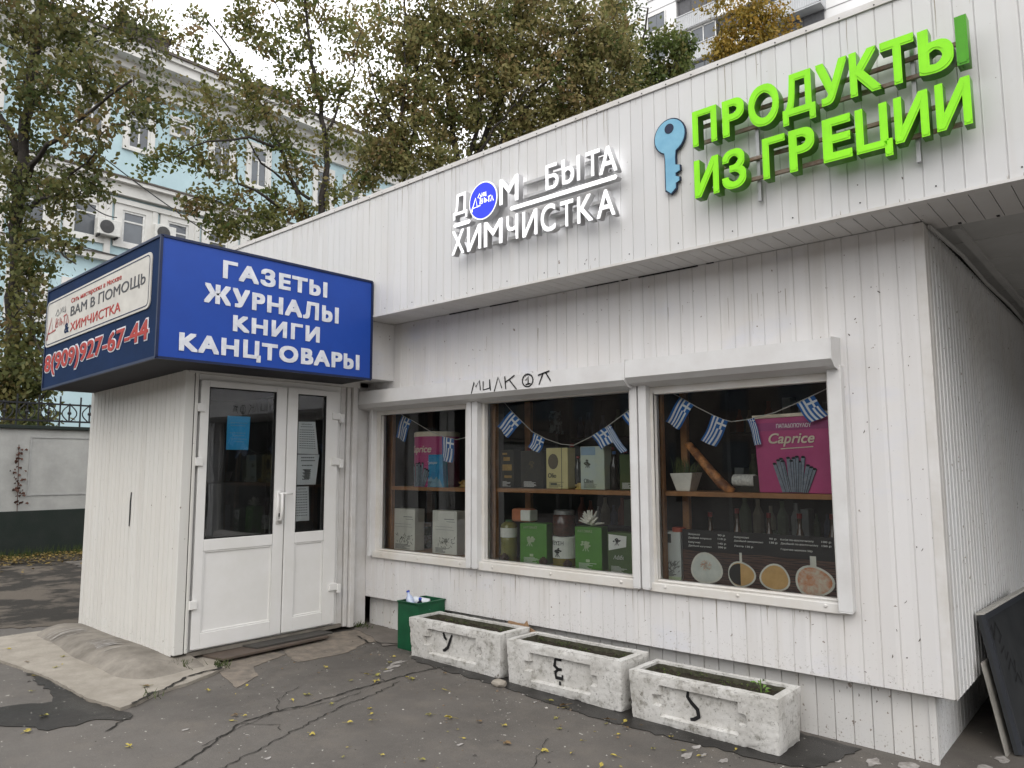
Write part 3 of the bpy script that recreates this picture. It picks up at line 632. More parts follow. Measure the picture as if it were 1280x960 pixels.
for st in HOUSE_W: m.stroke([(a*1.3+.08, b*.85+.02) for a, b in st], .009, FP(-7.40, 2.68), uF, vF, -UY, .011)
m.build('house_emblem', GREYV, pan)
text('phone_number', '8(909)927-67-44', FP(-7.43, 2.335), uF, vF, 2.14, .215, .003, LETW, bs, .045)
text('phone_number', '8(909)927-67-44', FP(-7.417, 2.348), uF, vF, 2.115, .19, .003, RED, bs, .018, back=.004)
def SP(y, z): return (SX1+.001, y, z)
uS = Vector((0, 1, .006)).normalized()
for s, y0, z0, w_, h_ in [('ГАЗЕТЫ', 2.657, 2.955, .921, .140), ('ЖУРНАЛЫ', 2.520, 2.750, 1.178, .146), ('КНИГИ', 2.752, 2.568, .763, .130), ('КАНЦТОВАРЫ', 2.354, 2.348, 1.57, .165)]:
    text('lettering', s, SP(y0, z0), uS, UZ, w_, h_, .004, LETW, bs, .040, sp=1.17)

GREEN = mat('lit_green_acrylic', (.22, .66, .006), .4, var=.08, scale=4, emit=.10)
GREENS = mat('green_letter_side', (.07, .22, .012), .35, var=.1)
GREEND = mat('dead_green_acrylic', (.06, .30, .004), .35, var=.1)
gs = thing('letter_sign', 'two rows of bright green channel letters on rusty rails at the right of the fascia', 'sign', (-1.25, FY, 3.1))
GY = 4.0
for s, x0, x1, z0, z1, dead in [('П', -1.973, -1.817, 3.447, 3.668, 0), ('Р', -1.782, -1.648, 3.447, 3.668, 0), ('О', -1.624, -1.447, 3.445, 3.69, 0), ('Д', -1.43, -1.252, 3.405, 3.69, 0), ('У', -1.246, -1.085, 3.450, 3.69, 0), ('К', -1.074, -.925, 3.45, 3.69, 0), ('Т', -.924, -.768, 3.447, 3.69, 0), ('Ь', -.752, -.60, 3.444, 3.68, 0), ('I', -.590, -.54, 3.444, 3.69, 1),
    ('И', -1.971, -1.815, 3.13, 3.36, 0), ('З', -1.796, -1.65, 3.13, 3.365, 0), ('Г', -1.553, -1.425, 3.135, 3.37, 0), ('Р', -1.405, -1.267, 3.135, 3.37, 0), ('Е', -1.226, -1.08, 3.138, 3.375, 0), ('Ц', -1.06, -.889, 3.09, 3.375, 0), ('И', -.877, -.723, 3.14, 3.378, 0), ('И', -.693, -.544, 3.145, 3.383, 0)]:
    text('letter', s, (x0, GY, z0), UX, UZ, x1-x0, z1-z0, .075, [GREEND if dead else GREEN, GREENS], gs, .03, res=6)
for z in (3.60, 3.50, 3.31, 3.19):
    m = MB(); m.box(-1.98, -.60, FY-.062, FY-.042, z-.010, z+.010); m.build('rail', RUST, gs)
for x in (-1.62, -.80):
    m = MB(); m.box(x-.01, x+.01, FY-.04, FY-.018, 3.06, 3.72); m.build('upright', GALV, gs)
LITW = mat('lit_white_acrylic', (.85, .85, .86), .35, var=.02, emit=.45)
LITWS = mat('white_letter_side', (.46, .46, .47), .45, var=.08)
LBLUE = mat('lit_blue_acrylic', (.012, .028, .55), .3, var=.05, emit=.42)
ws = thing('letter_sign', 'white channel letters with a round blue emblem in the middle of the fascia', 'sign', (-3.3, FY, 3.1))
HY = 4.025
def WL(s, x0, x1, z0, z1): text('letter', s, (x0, HY, z0), UX, UZ, x1-x0, z1-z0, .055, [LITW, LITWS], ws, .012, res=6)
for a in [('Д', -4.066, -3.91, 3.478, 3.684), ('М', -3.576, -3.388, 3.485, 3.683), ('Б', -3.135, -3.02, 3.487, 3.672), ('Ь', -2.99, -2.885, 3.488, 3.670), ('I', -2.862, -2.835, 3.488, 3.668), ('Т', -2.79, -2.672, 3.487, 3.666), ('А', -2.679, -2.536, 3.476, 3.662),
          ('Х', -4.08, -3.943, 3.198, 3.393), ('И', -3.912, -3.762, 3.196, 3.392), ('М', -3.734, -3.545, 3.195, 3.388), ('Ч', -3.506, -3.392, 3.196, 3.385), ('И', -3.353, -3.212, 3.190, 3.380), ('С', -3.182, -3.05, 3.186, 3.384), ('Т', -3.009, -2.896, 3.188, 3.374), ('К', -2.864, -2.735, 3.184, 3.372), ('А', -2.705, -2.558, 3.182, 3.368)]: WL(*a)
for x0, x1 in ((-4.065, -3.872), (-3.473, -2.535)):
    m = MB(); m.prism([(x-x0, z) for x, z in ((x0+.015, 0), (x1-.015, 0), (x1, .016), (x1-.015, .032), (x0+.015, .032), (x0, .016))], (x0, HY, 3.418), UX, UZ, -UY, .055, 0, 1); m.build('underline', [LITW, LITWS], ws)
m = MB(); circ = [(.147*math.cos(a), .149*math.sin(a)) for a in np.linspace(0, 2*math.pi, 41)[:-1]]
m.prism(circ, (-3.741, HY, 3.565), UX, UZ, -UY, .055, 0, 1); em = m.build('emblem_disc', [LITW, LITWS], ws)
m = MB(); m.prism([(a*.93, b*.93) for a, b in circ], (-3.741, HY-.055, 3.565), UX, UZ, -UY, .004); m.build('emblem_face', LBLUE, em)
m = MB()
for st in HOUSE_RED+HOUSE_T+[[(a+.06, b-.01) for a, b in q] for q in HOUSE_W]: m.stroke([(a*.46-.118, b*.52-.07) for a, b in st], .0095, (-3.741, HY-.059, 3.565), UX, UZ, -UY, .003)
m.build('house_drawing', LITW, em)
for z in (3.62, 3.52, 3.32, 3.235):
    m = MB(); m.box(-3.45 if z > 3.5 else -4.0, -2.62, FY-.042, FY-.012, z-.011, z+.011); m.build('rail', mat('painted_rail', (.45, .45, .45), .5), ws)
# plain blue key board beside the letters
ks = thing('key_sign', 'flat blue key shaped board between the white and the green letters', 'sign', (-2.19, FY, 3.3))
KB = mat('light_blue_board', (.22, .46, .60), .5, c2=(.15, .36, .52), scale=9); KD = mat('navy_outline', (.012, .02, .05), .5)
def key(gr, y, mm, nm, par, t):
    O = []; r_ = .105+gr
    for a in np.linspace(-68, 248, 26): O.append((r_*math.cos(R(a)), .345+r_*math.sin(R(a))*1.05))
    s_ = .034+gr
    O += [(-s_, .20), (-s_, .0-gr), (0, -.03-gr), (s_+.0, .0-gr), (s_, .03), (s_+.025, .04), (s_+.025, .065), (s_, .075), (s_, .095), (s_+.03, .105), (s_+.03, .14), (s_, .15), (s_, .20)]
    b = MB(); b.prism(O, (-2.19, y, 3.28), UX, UZ, -UY, t); return b.build(nm, mm, par)
kb = key(.008, FY-.012, KD, 'backing', ks, .012); key(0, FY-.024, KB, 'face', ks, .004)
m = MB(); m.prism([(.032*math.cos(a), .032*math.sin(a)) for a in np.linspace(0, 6.283, 17)[:-1]], (-2.19, FY-.028, 3.675), UX, UZ, -UY, .003); m.build('key_hole', KD, ks)

# ------------------------------------------------------------------ concrete planters
PLC = None
def planter_mat():
    m_, t, b = nodes_mat('whitewashed_concrete'); n = t.nodes; lk = t.links.new
    geo = n.new('ShaderNodeNewGeometry')
    def noise(s, d=6, r_=.6):
        q = n.new('ShaderNodeTexNoise'); q.inputs['Scale'].default_value = s; q.inputs['Detail'].default_value = d; q.inputs['Roughness'].default_value = r_; lk(geo.outputs['Position'], q.inputs['Vector']); return q.outputs['Fac']
    def ramp(f, a, b_, o=1.):
        q = n.new('ShaderNodeMapRange'); q.inputs[1].default_value = a; q.inputs[2].default_value = b_; q.inputs[4].default_value = o; lk(f, q.inputs[0]); return q.outputs[0]
    def mixc(f, a, c2):
        q = n.new('ShaderNodeMixRGB'); lk(f, q.inputs[0])
        if isinstance(a, tuple): q.inputs[1].default_value = (*a, 1)
        else: lk(a, q.inputs[1])
        q.inputs[2].default_value = (*c2, 1); return q.outputs[0]
    col = mixc(ramp(noise(5), .4, .7, .8), (.56, .55, .525), (.38, .365, .335))
    col = mixc(ramp(noise(16, 8, .7), .53, .66, .75), col, (.22, .21, .18))
    col = mixc(ramp(noise(60, 8, .75), .56, .66, .85), col, (.10, .095, .085))
    col = mixc(ramp(noise(7, 8, .7), .635, .67, .9), col, (.16, .145, .12))
    lk(col, b.inputs['Base Color']); b.inputs['Roughness'].default_value = .85; b.inputs['Specular IOR Level'].default_value = .2
    bp = n.new('ShaderNodeBump'); bp.inputs['Strength'].default_value = .3; bp.inputs['Distance'].default_value = .004; lk(noise(70, 6, .7), bp.inputs['Height']); lk(bp.outputs['Normal'], b.inputs['Normal'])
    return m_
PLC = planter_mat()
SOIL = mat('planter_soil', (.035, .028, .018), .95, c2=(.018, .015, .010), scale=30, bump=.8, bscale=80)
MOSS = leaf_mat('moss_leaf', [(0, (.03, .05, .012)), (1, (.09, .12, .03))])
INNER = mat('dark_inner_concrete', (.085, .08, .055), .9, c2=(.035, .035, .022), scale=18, bump=.4)  # darker concrete for the inner faces of the trough
def planter(x0, x1, yf, z0, h, mark, label, tilt=0.):
    W = x1-x0; Dp = .335
    r = thing('concrete_planter', label, 'planter', (x0+W/2, yf+Dp/2, z0), 'concrete planters below the shop windows')
    b = bmesh.new()
    # body with open trough, built from a dense grid so that the edges can be worn
    def grid(o, u, v, a, b_, nu, nv, fn=None):
        vs = [[None]*(nv+1) for _ in range(nu+1)]
        for i in range(nu+1):
            for j in range(nv+1):
                s_, t_ = i/nu*a, j/nv*b_; p = Vector(o)+Vector(u)*s_+Vector(v)*t_
                if fn: p = p+fn(s_, t_)
                vs[i][j] = b.verts.new(p)
        for i in range(nu):
            for j in range(nv): b.faces.new((vs[i][j], vs[i+1][j], vs[i+1][j+1], vs[i][j+1]))
    def relief(s_, t_):      # recessed panel with notched corners on the front
        x, z = s_/W, t_/h
        inx = .17 < x < .80; inz = .20 < z < .80
        if inx and inz:
            cx = min(x-.17, .80-x)*W; cz = min(z-.20, .80-z)*h
            if cx < .05 and cz < .06: return Vector((0, 0, 0))
            return Vector((0, .03, 0))
        return Vector((0, 0, 0))
    grid((0, 0, 0), UX, UZ, W, h, 96, 36, relief)
    grid((W, 0, 0), UY, UZ, Dp, h, 24, 24)
    grid((W, Dp, 0), -UX, UZ, W, h, 60, 20)
    grid((0, Dp, 0), -UY, UZ, Dp, h, 24, 24)
    t = .052
    grid((0, 0, h), UX, UY, W, t, 80, 5); grid((0, Dp-t, h), UX, UY, W, t, 80, 5)
    grid((0, t, h), UX, UY, t, Dp-2*t, 5, 16); grid((W-t, t, h), UX, UY, t, Dp-2*t, 5, 16)
    dz = .10
    grid((t, t, h-dz), UX, UZ, W-2*t, dz, 70, 7); grid((t, Dp-t, h-dz), UX, UZ, W-2*t, dz, 70, 7)
    grid((t, t, h-dz), UY, UZ, Dp-2*t, dz, 16, 7); grid((W-t, t, h-dz), UY, UZ, Dp-2*t, dz, 16, 7)
    grid((0, 0, 0), UX, UY, W, Dp, 60, 20)
    bmesh.ops.remove_doubles(b, verts=b.verts, dist=.0008)
    from mathutils import noise as mn
    sh = random.uniform(0, 50)
    for v in b.verts:
        x, y, z = v.co
        ex = min(x, W-x); ey = min(y, Dp-y); ez = min(z, h-z); d = sorted((max(ex, 0), max(ey, 0), max(ez, 0)))
        e = max(0, 1-(d[0]+d[1])/.03)           # close to an edge
        q = mn.noise(Vector((x*9+sh, y*9, z*9))); q2 = mn.noise(Vector((x*38+sh, y*38, z*38)))
        cen = Vector((W/2, Dp/2, h*.5)); dr = (cen-v.co).normalized()
        v.co += dr*(e*(.006+.014*max(0, q)+.006*max(0, q2)))
        v.co += Vector((q2*.0015, q2*.0018+q*.0025, q2*.0015))
        tp = 1-(h-z)/h*.10 if True else 1
        v.co.y = Dp/2+(v.co.y-Dp/2)*(1-.10*(h-z)/h); v.co.x = W/2+(v.co.x-W/2)*(1-.03*(h-z)/h)
        v.co.z += tilt*(x-W/2)
    bmesh.ops.recalc_face_normals(b, faces=b.faces)
    me = bpy.data.meshes.new('trough'); b.to_mesh(me); b.free(); me.materials.append(PLC); me.materials.append(INNER)
    for p in me.polygons:
        q = p.center
        if .045 < q.x < W-.045 and .05 < q.y < Dp-.05 and q.z < h-.012 and q.z > h-.12: p.material_index = 1
    for p in me.polygons: p.use_smooth = False
    for v in me.vertices: v.co += Vector((-W/2, -Dp/2, 0))
    tr = link('trough', me, r)
    s_ = MB(); nu, nv = 40, 8; hs = h-.045
    G_ = [[(-W/2+.045+(W-.09)*i/nu, -Dp/2+.045+(Dp-.09)*j/nv, hs+random.uniform(-.012, .012)+tilt*((W-.09)*(i/nu-.5))) for j in range(nv+1)] for i in range(nu+1)]
    for i in range(nu):
        for j in range(nv): s_.face([G_[i][j], G_[i+1][j], G_[i+1][j+1], G_[i][j+1]])
    s_.build('soil', SOIL, r, local=True)
    k = MB()
    for st in mark: k.stroke(st, [.016+.010*math.sin(q/max(1, len(st)-1)*3.1) for q in range(len(st))], (-W/2, -Dp/2+.0285+.05*Dp, 0), UX, Vector((0, -.05*Dp/h, 1)), -UY, .0045)
    k.build('painted_mark', BLACKPAINT, r, local=True)
    f = MB()     # moss and seedlings: one ground cover sheet of leaves
    for _ in range(420):
        x = random.uniform(-W/2+.06, W/2-.06); y = random.uniform(-Dp/2+.06, Dp/2-.06)
        if mn.noise(Vector((x*7+sh, y*9, 3))) < .08: continue
        z = hs+.004+random.uniform(0, .022); a = random.uniform(0, 6.28); l = random.uniform(.006, .016); dx, dy = math.cos(a)*l, math.sin(a)*l
        f.face([(x-dy*.4, y+dx*.4, z), (x+dx*.5, y+dy*.5, z+l*.5), (x+dx, y+dy, z+l*.2), (x+dy*.4, y-dx*.4, z)])
    ob_ = f.build('moss', MOSS, r, local=True); ob_['kind'] = 'stuff'
    at = ob_.data.attributes.new('tint', 'FLOAT', 'FACE'); at.data.foreach_set('value', RNG.random(len(ob_.data.polygons)))
    return r
MK_Y = [[(.37, .235), (.385, .20), (.405, .185)], [(.465, .23), (.44, .18), (.415, .13), (.38, .105), (.36, .10)]]
MK_E = [[(.47, .235), (.42, .235), (.41, .19), (.44, .17), (.47, .175)], [(.44, .17), (.415, .15), (.42, .115), (.47, .115), (.475, .14)], [(.45, .095), (.45, .07)]]
MK_S = [[(.39, .235), (.385, .20), (.41, .17), (.445, .14), (.45, .10), (.42, .08), (.395, .075)], [(.425, .255), (.43, .235)]]
planter(-4.60, -3.615, 4.02, gz(-4.1)-.004, .31, MK_Y, 'white worn concrete planter with a black letter У, beside the green bin')
planter(-3.565, -2.605, 4.015, gz(-3.1)-.004, .312, MK_E, 'white worn concrete planter with a black letter Е, the middle one')
planter(-2.56, -1.62, 4.01, gz(-2.1)-.004, .298, MK_S, 'white worn concrete planter with a black S mark, nearest the corner of the shop')
# little seedling in the right planter
m = MB()
for k in range(9):
    a = k*.7; x, y, z = -1.80+.02*math.cos(a), 4.20+.02*math.sin(a), gz(-2)+.26+.008*k; l = .04
    m.face([(x, y, z), (x+l*.5*math.cos(a)-.008, y+l*.5*math.sin(a), z+.018), (x+l*math.cos(a), y+l*math.sin(a), z+.01), (x+l*.5*math.cos(a)+.008, y+l*.5*math.sin(a), z+.012)])
m.tube([(-1.8, 4.2, gz(-2)+.24), (-1.8, 4.2, gz(-2)+.33)], .003, 5)
o = m.build('seedling', mat('seedling_green', (.10, .19, .03), .5, var=.3, scale=40)); props(o, 'small green seedling growing in the planter nearest the shop corner', 'plant')

# green bin with bottles
BING = mat('green_bin_paint', (.008, .085, .035), .45, c2=(.006, .06, .026), scale=8)
bn = thing('waste_bin', 'dark green square waste bin filled with bottles beside the first planter', 'bin', (-4.72, 4.26, .075))
z0, z1 = .075, .445; m = MB()
m.ring((-4.835, 4.11, z0), UX, UY, UZ, .245, .30, (.008, .008, .008, .008), z1-z0); m.box(-4.83, -4.595, 4.115, 4.40, z0, z0+.01); m.build('body', BING, bn, bevel=.003)
m = MB(); m.ring((-4.842, 4.103, z1), UX, UY, UZ, .259, .314, (.018, .018, .018, .018), .012); m.build('rim', BING, bn, bevel=.003)
PET = mat('blue_pet', (.25, .32, .55), .2, c2=(.5, .55, .65), scale=6, spec=.6)
def bottle(name, label, cat, base, axis, r_, h, mm, capm, group=None, prof=None):
    o = thing(name, label, cat, base, group)
    p = prof or [(r_*.92, 0), (r_, .02*h), (r_, .62*h), (r_*.8, .72*h), (r_*.38, .84*h), (r_*.36, .93*h)]
    b = MB(); b.lathe(p, (0, 0, 0), 16, 0, axis); b.build('body', mm, o, smooth=True, local=True)
    ax = Vector(axis).normalized(); b = MB(); b.lathe([(r_*.42, .93*h), (r_*.42, h)], (0, 0, 0), 12, 0, axis); b.build('cap', capm, o, local=True); return o
CAPB = mat('blue_cap', (.03, .06, .35), .4)
bottle('plastic_bottle', 'clear blue plastic bottle with blue cap poking out of the green bin', 'bottle', (-4.74, 4.2, .34), (-.25, -.1, .9), .033, .20, PET, CAPB)
bottle('plastic_bottle', 'pale plastic bottle lying across the top of the green bin', 'bottle', (-4.66, 4.30, .43), (-.8, -.5, .15), .033, .2, mat('clear_pet', (.55, .58, .62), .2), CAPB)
bottle('dark_bottle', 'dark glass bottle stuffed in the green bin', 'bottle', (-4.70, 4.22, .33), (.3, -.2, .8), .032, .17, mat('dark_glass', (.015, .02, .03), .15), CAPB)
m = MB()
for _ in range(26):
    x, y, z = random.uniform(-4.81, -4.61), random.uniform(4.13, 4.38), random.uniform(.34, .43); a = [Vector((random.uniform(-1, 1), random.uniform(-1, 1), random.uniform(-.4, .6)))*.045 for _ in range(3)]
    m.face([Vector((x, y, z))+q for q in a], random.randint(0, 2))
o = m.build('crumpled_rubbish', [mat('white_wrapper', (.55, .56, .6), .5), PET, mat('black_bag', (.02, .02, .025), .3)]); props(o, 'crumpled wrappers heaped inside the green bin', 'rubbish', kind='stuff')

# cardboard scrap
CARD = mat('cardboard', (.30, .19, .11), .8, c2=(.24, .15, .085), scale=8)
m = MB(); base = Vector((-3.86, 4.36, .33))
m.prism([(0, 0), (.12, -.02), (.33, -.05), (.35, -.01), (.22, .03), (.20, .075), (.17, .045), (.02, .055)], base, UX, UZ, Vector((0, 1, 0)), .008)
m.prism([(.02, .055), (.17, .045), (.16, .05), (.02, .06)], base, UX, Vector((0, .9, .4)), UZ, .004)
o = m.build('cardboard_scrap', CARD); props(o, 'torn brown cardboard piece tucked behind the first planter', 'cardboard')
# pebble
b = bmesh.new(); bmesh.ops.create_icosphere(b, subdivisions=2, radius=.045)
for v in b.verts: v.co = Vector((v.co.x*1.3, v.co.y, v.co.z*.6))*random.uniform(.9, 1.1)
me = bpy.data.meshes.new('stone'); b.to_mesh(me); b.free(); me.materials.append(CONC)
o = link('stone', me); o.location = (-3.55, 3.93, gz(-3.5)+.02); props(o, 'grey stone lump lying in front of the middle planter', 'stone')

# leaning board at the right
BB = thing('leaning_board', 'black framed board with scrawls leaning against the side wall at the right edge', 'board', (-.7, 5.4, 0))
BLK = mat('black_board_paint', (.018, .02, .022), .5, c2=(.03, .032, .034), scale=6)
u = Vector((.06, 1, 0)).normalized(); v = Vector((-.155, .13, .70)).normalized(); n = u.cross(v).normalized()
P0 = Vector((-.69, 4.90, 0.01))
m = MB(); m.ob(P0-n*.02, u, v, n, 1.3, .715, .02); m.build('panel', BLK, BB)
m = MB(); m.ring(P0, u, v, n, 1.3, .715, (.035, .035, .03, .03), .022); m.build('frame', mat('dark_frame_paint', (.03, .033, .04), .4), BB, bevel=.004)
m = MB(); m.ob(P0+v*.717-n*.02, u, v, n, 1.3, .012, .04); m.build('top_strip', mat('worn_grey_wood', (.42, .41, .38), .6), BB)
m = MB(); m.ob(P0-n*.055-u*.035, u, v, n, 1.2, .47, .009); m.build('back_panel', mat('pale_edge_wood', (.33, .31, .28), .7, c2=(.2, .19, .17)), BB)
m = MB()
for st in [[(.08, .60), (.16, .64), (.14, .56)], [(.16, .58), (.25, .64), (.30, .56), (.22, .53)], [(.2, .48), (.30, .50), (.27, .43), (.35, .46)], [(.26, .38), (.36, .42), (.38, .34), (.44, .40)], [(.34, .3), (.42, .33), (.47, .26), (.5, .33)], [(.45, .2), (.52, .25), (.58, .18)]]:
    m.stroke(st, .014, P0, u, v, n, .003)
m.build('scrawl', BLACKPAINT, BB)

# ------------------------------------------------------------------ display woodwork inside the windows
def wpart(name, boxes, mm=WOOD):
    m = MB()
    for q in boxes: m.box(*q)
    return m.build(name, mm, shop, bevel=.003)
wpart('display_post', [(-5.56, -5.475, 4.56, 4.60, .77, 2.1)]); wpart('display_post', [(-5.36, -5.29, 4.90, 4.94, .77, 2.1)], mat('dark_post', (.10, .06, .04), .6))
wpart('display_post', [(-4.225, -4.135, 4.53, 4.58, .77, 2.1)]); wpart('display_post', [(-4.09, -4.03, 4.86, 4.90, .77, 2.1)])
wpart('display_post', [(-2.655, -2.575, 4.53, 4.57, .77, 2.1)]); wpart('display_post', [(-2.56, -2.51, 4.76, 4.80, .77, 2.1)])
for a, b, z in ((-5.5, -4.36, 1.37), (-4.15, -2.70, 1.375), (-2.60, -1.37, 1.38)):
    wpart('shelf', [(a, b, 4.55, 4.86, z-.032, z)]); wpart('shelf', [(a, b, 4.52, 4.95, .765, .788)])
ST = 1.37; SB = .789
def ico(n_): pass
PAL = lambda n_, c, **k: mat(n_, c, k.pop('rough', .45), **k)
INK = mat('dark_print', (.03, .035, .03), .6); INKW = mat('white_print', (.85, .85, .82), .6)
def carton(name, label, cat, x0, x1, y, z0, h, cols, dp=.09, rot=0., group=None, decor=None, top=None):
    """upright box: local x right, y depth, z up"""
    W = x1-x0; r = thing(name, label, cat, ((x0+x1)/2, y+dp/2, z0), group, rot)
    m = MB(); m.box(-W/2, W/2, -dp/2, dp/2, 0, h); m.build('box', cols, r, bevel=.004, local=True)
    if decor:
        for nm, mm, fn in decor:
            b = MB(); fn(b, W, h, -dp/2-.001); b.build(nm, mm, r, local=True)
    b = MB(); rs = random.Random(int(abs(x0)*997)); zz = .012
    while zz < min(.05, h*.2):
        b.box(-W*.36, -W*.36+W*rs.uniform(.3, .68), -dp/2-.0022, -dp/2-.001, zz, zz+.0028); zz += .0075
    b.build('fine_print', INK if sum(cols.node_tree.nodes['Color Ramp'].color_ramp.elements[1].color[:3]) > .9 else INKW, r, local=True)
    if top: top(r, W, h, dp)
    return r
def plate(b, x0, x1, z0, z1, y, t=.002): b.box(x0, x1, y-t, y, z0, z1)
def tree_print(W, h, cx, cz, s):
    def fn(b, W_, h_, y):
        rs = random.Random(int(cx*1000)+int(s*1e4))
        for k in range(16):
            a = rs.uniform(0, 6.28); q = rs.uniform(0, s); x, z = cx+q*math.cos(a), cz+q*.7*math.sin(a)+s*.4; rr = s*rs.uniform(.18, .34)
            b.prism([(rr*math.cos(t), rr*.7*math.sin(t)) for t in np.linspace(0, 6.283, 8)[:-1]], (x, y-.002, z), UX, UZ, -UY, .0005)
        for dx in (-.3, 0, .3): b.stroke([(cx+dx*s*2, cz-s*.9), (cx+dx*s*.6, cz-s*.3), (cx+dx*s, cz+s*.3)], s*.16, (0, y, 0), UX, UZ, -UY, .0028)
    return fn
def bars(lines):
    def fn(b, W, h, y):
        for x0, x1, z, t in lines: b.box(x0, x1, y-.0015, y, z, z+t)
    return fn
PINK = mat('pink_tin', (.56, .085, .25), .4, c2=(.46, .065, .20), scale=3); PINKD = mat('maroon_band', (.36, .06, .20), .4); CRM = mat('cream_rim', (.75, .66, .52), .4)
SLATE = mat('slate_wafer', (.15, .19, .24), .5, c2=(.28, .32, .37), scale=40)
def wafers(cx, z0, s, n=13, cyl=None):
    def fn(b, W, h, y):
        rs = random.Random(5)
        for k in range(n):
            f = k/(n-1)-.5; x0 = cx+f*s*.55; x1 = cx+f*s*1.0+rs.uniform(-.1, .1)*s*.3; zt = z0+s*(.92-abs(f)*.5+rs.uniform(-.12, .1)); w_ = s*.045
            yy = y-.001-.0012*(k % 4)
            b.stroke([(x0, z0), (x1, zt)], w_*2, (0, yy, 0), UX, UZ, -UY, .002)
    return fn
DKW = mat('wafer_end', (.012, .014, .02), .5)
def wafer_ends(cx, z0, s, n=13):
    def fn(b, W, h, y):
        rs = random.Random(5)
        for k in range(n):
            f = k/(n-1)-.5; x1 = cx+f*s*1.0+rs.uniform(-.1, .1)*s*.3; zt = z0+s*(.92-abs(f)*.5+rs.uniform(-.12, .1)); yy = y-.004-.0012*(k % 4)
            b.prism([(s*.05*math.cos(t), s*.03*math.sin(t)) for t in np.linspace(0, 6.283, 9)[:-1]], (x1, yy, zt), UX, UZ, -UY, .001)
            x0 = cx+f*s*.55; b.stroke([(x0+s*.05, z0), (x1+s*.05, zt)], s*.012, (0, yy+.001, 0), UX, UZ, -UY, .002)
    return fn
# right window: tall pink biscuit box
r = thing('biscuit_box', 'large pink biscuit box with dark wafer sticks printed on it in the right window', 'box', (-1.70, 4.66, ST+.012))
m = MB(); m.hexa([(-.225, -.07, 0), (.235, -.07, 0), (.225, .07, 0), (-.215, .07, 0), (-.255, -.055, .465), (.235, -.055, .475), (.225, .08, .475), (-.245, .08, .465)]); m.build('box', PINK, r, local=True, bevel=.004)
m = MB(); m.hexa([(-.26, -.062, .465), (.24, -.062, .475), (.24, .085, .475), (-.26, .085, .465), (-.262, -.06, .487), (.242, -.06, .497), (.242, .087, .497), (-.262, .087, .487)]); m.build('lid', CRM, r, local=True, bevel=.003)
def tiltb(mb): return mb
yb = -.0705
def rowband(b):
    b.hexa([(-.249, -.0615, .385), (.235, -.0615, .392), (.235, -.05, .392), (-.249, -.05, .385), (-.252, -.0595, .435), (.235, -.0595, .443), (.235, -.05, .443), (-.252, -.05, .435)])
m = MB(); rowband(m); m.build('band', PINKD, r, local=True)
def loc_text(s, x, z, w_, h_, y, mm, par, name='lettering', bold=0., shear=0., depth=.002):
    o = text(name, s, (x, y, z), UX, UZ, w_, h_, depth, mm, None, bold, shear); o.parent = par; return o
loc_text('ΠΑΠΑΔΟΠΟΥΛΟΥ', -.105, .402, .215, .026, -.0605, INKW, r, bold=.01)
loc_text('Caprice', -.155, .285, .285, .085, -.066, mat('cream_lettering', (.80, .68, .55), .5), r, bold=.015, shear=.28)
m = MB(); m.stroke([(-.08, .272), (.05, .278), (.12, .282)], .006, (0, -.0655, 0), UX, UZ, -UY, .002); m.build('swash', CRM, r, local=True)
m = MB(); wafers(.0, .005, .245)(m, 0, 0, -.070); m.build('printed_wafers', SLATE, r, local=True)
m = MB(); wafer_ends(.0, .005, .245)(m, 0, 0, -.070); m.build('printed_wafer_ends', DKW, r, local=True)
# left window: round pink tin
r = thing('biscuit_tin', 'round pink biscuit tin with dark wafer sticks in the left window', 'tin', (-5.06, 4.75, ST))
m = MB(); m.lathe([(.205, 0), (.21, .01), (.21, .47), (.205, .475)], (0, 0, 0), 40, 0, (0, 0, 1)); m.build('body', PINK, r, smooth=False, local=True)
m = MB(); m.lathe([(.214, .455), (.214, .492), (.20, .50)], (0, 0, 0), 40); m.build('lid', CRM, r, local=True)
def curved(mesh_o, rad):
    for v in mesh_o.data.vertices:
        x, y, z = v.co; a = x/rad; d = -y; v.co = ((rad+d)*math.sin(a), -(rad+d)*math.cos(a), z)
o = loc_text('Caprice', -.15, .29, .27, .085, -.0005, CRM, r, bold=.015, shear=.28); curved(o, .21)
m = MB(); wafers(-.02, .005, .24)(m, 0, 0, -.0005); o = m.build('printed_wafers', SLATE, r, local=True); curved(o, .211)
m = MB(); wafer_ends(-.02, .005, .24)(m, 0, 0, -.0005); o = m.build('printed_wafer_ends', DKW, r, local=True); curved(o, .211)
SKYB = mat('sky_blue_packet', (.05, .34, .58), .4, c2=(.035, .22, .44), scale=12)
r = carton('gift_packet', 'tapered sky blue packet standing before the pink tin in the left window', 'packet', -5.03, -4.77, 4.56, ST, .29, SKYB, .06)
for v in r.children[0].data.vertices:
    if v.co.z > .1: v.co.x *= .84
loc_text('Греция', -.085, .20, .13, .03, -.031, INKW, r, shear=.2)
m = MB()
for k in range(5): m.prism([(-.05, 0), (.05, 0), (.01, .07), (-.01, .06)], (-.07+k*.035, -.0305-.0006*k, .005+.02*(k % 2)), UX, UZ, -UY, .001)
m.build('printed_hills', mat('pale_blue_print', (.22, .36, .45), .5), r, local=True)
GOLD = mat('gilt_ceramic', (.42, .28, .07), .3, c2=(.25, .14, .04), scale=20)
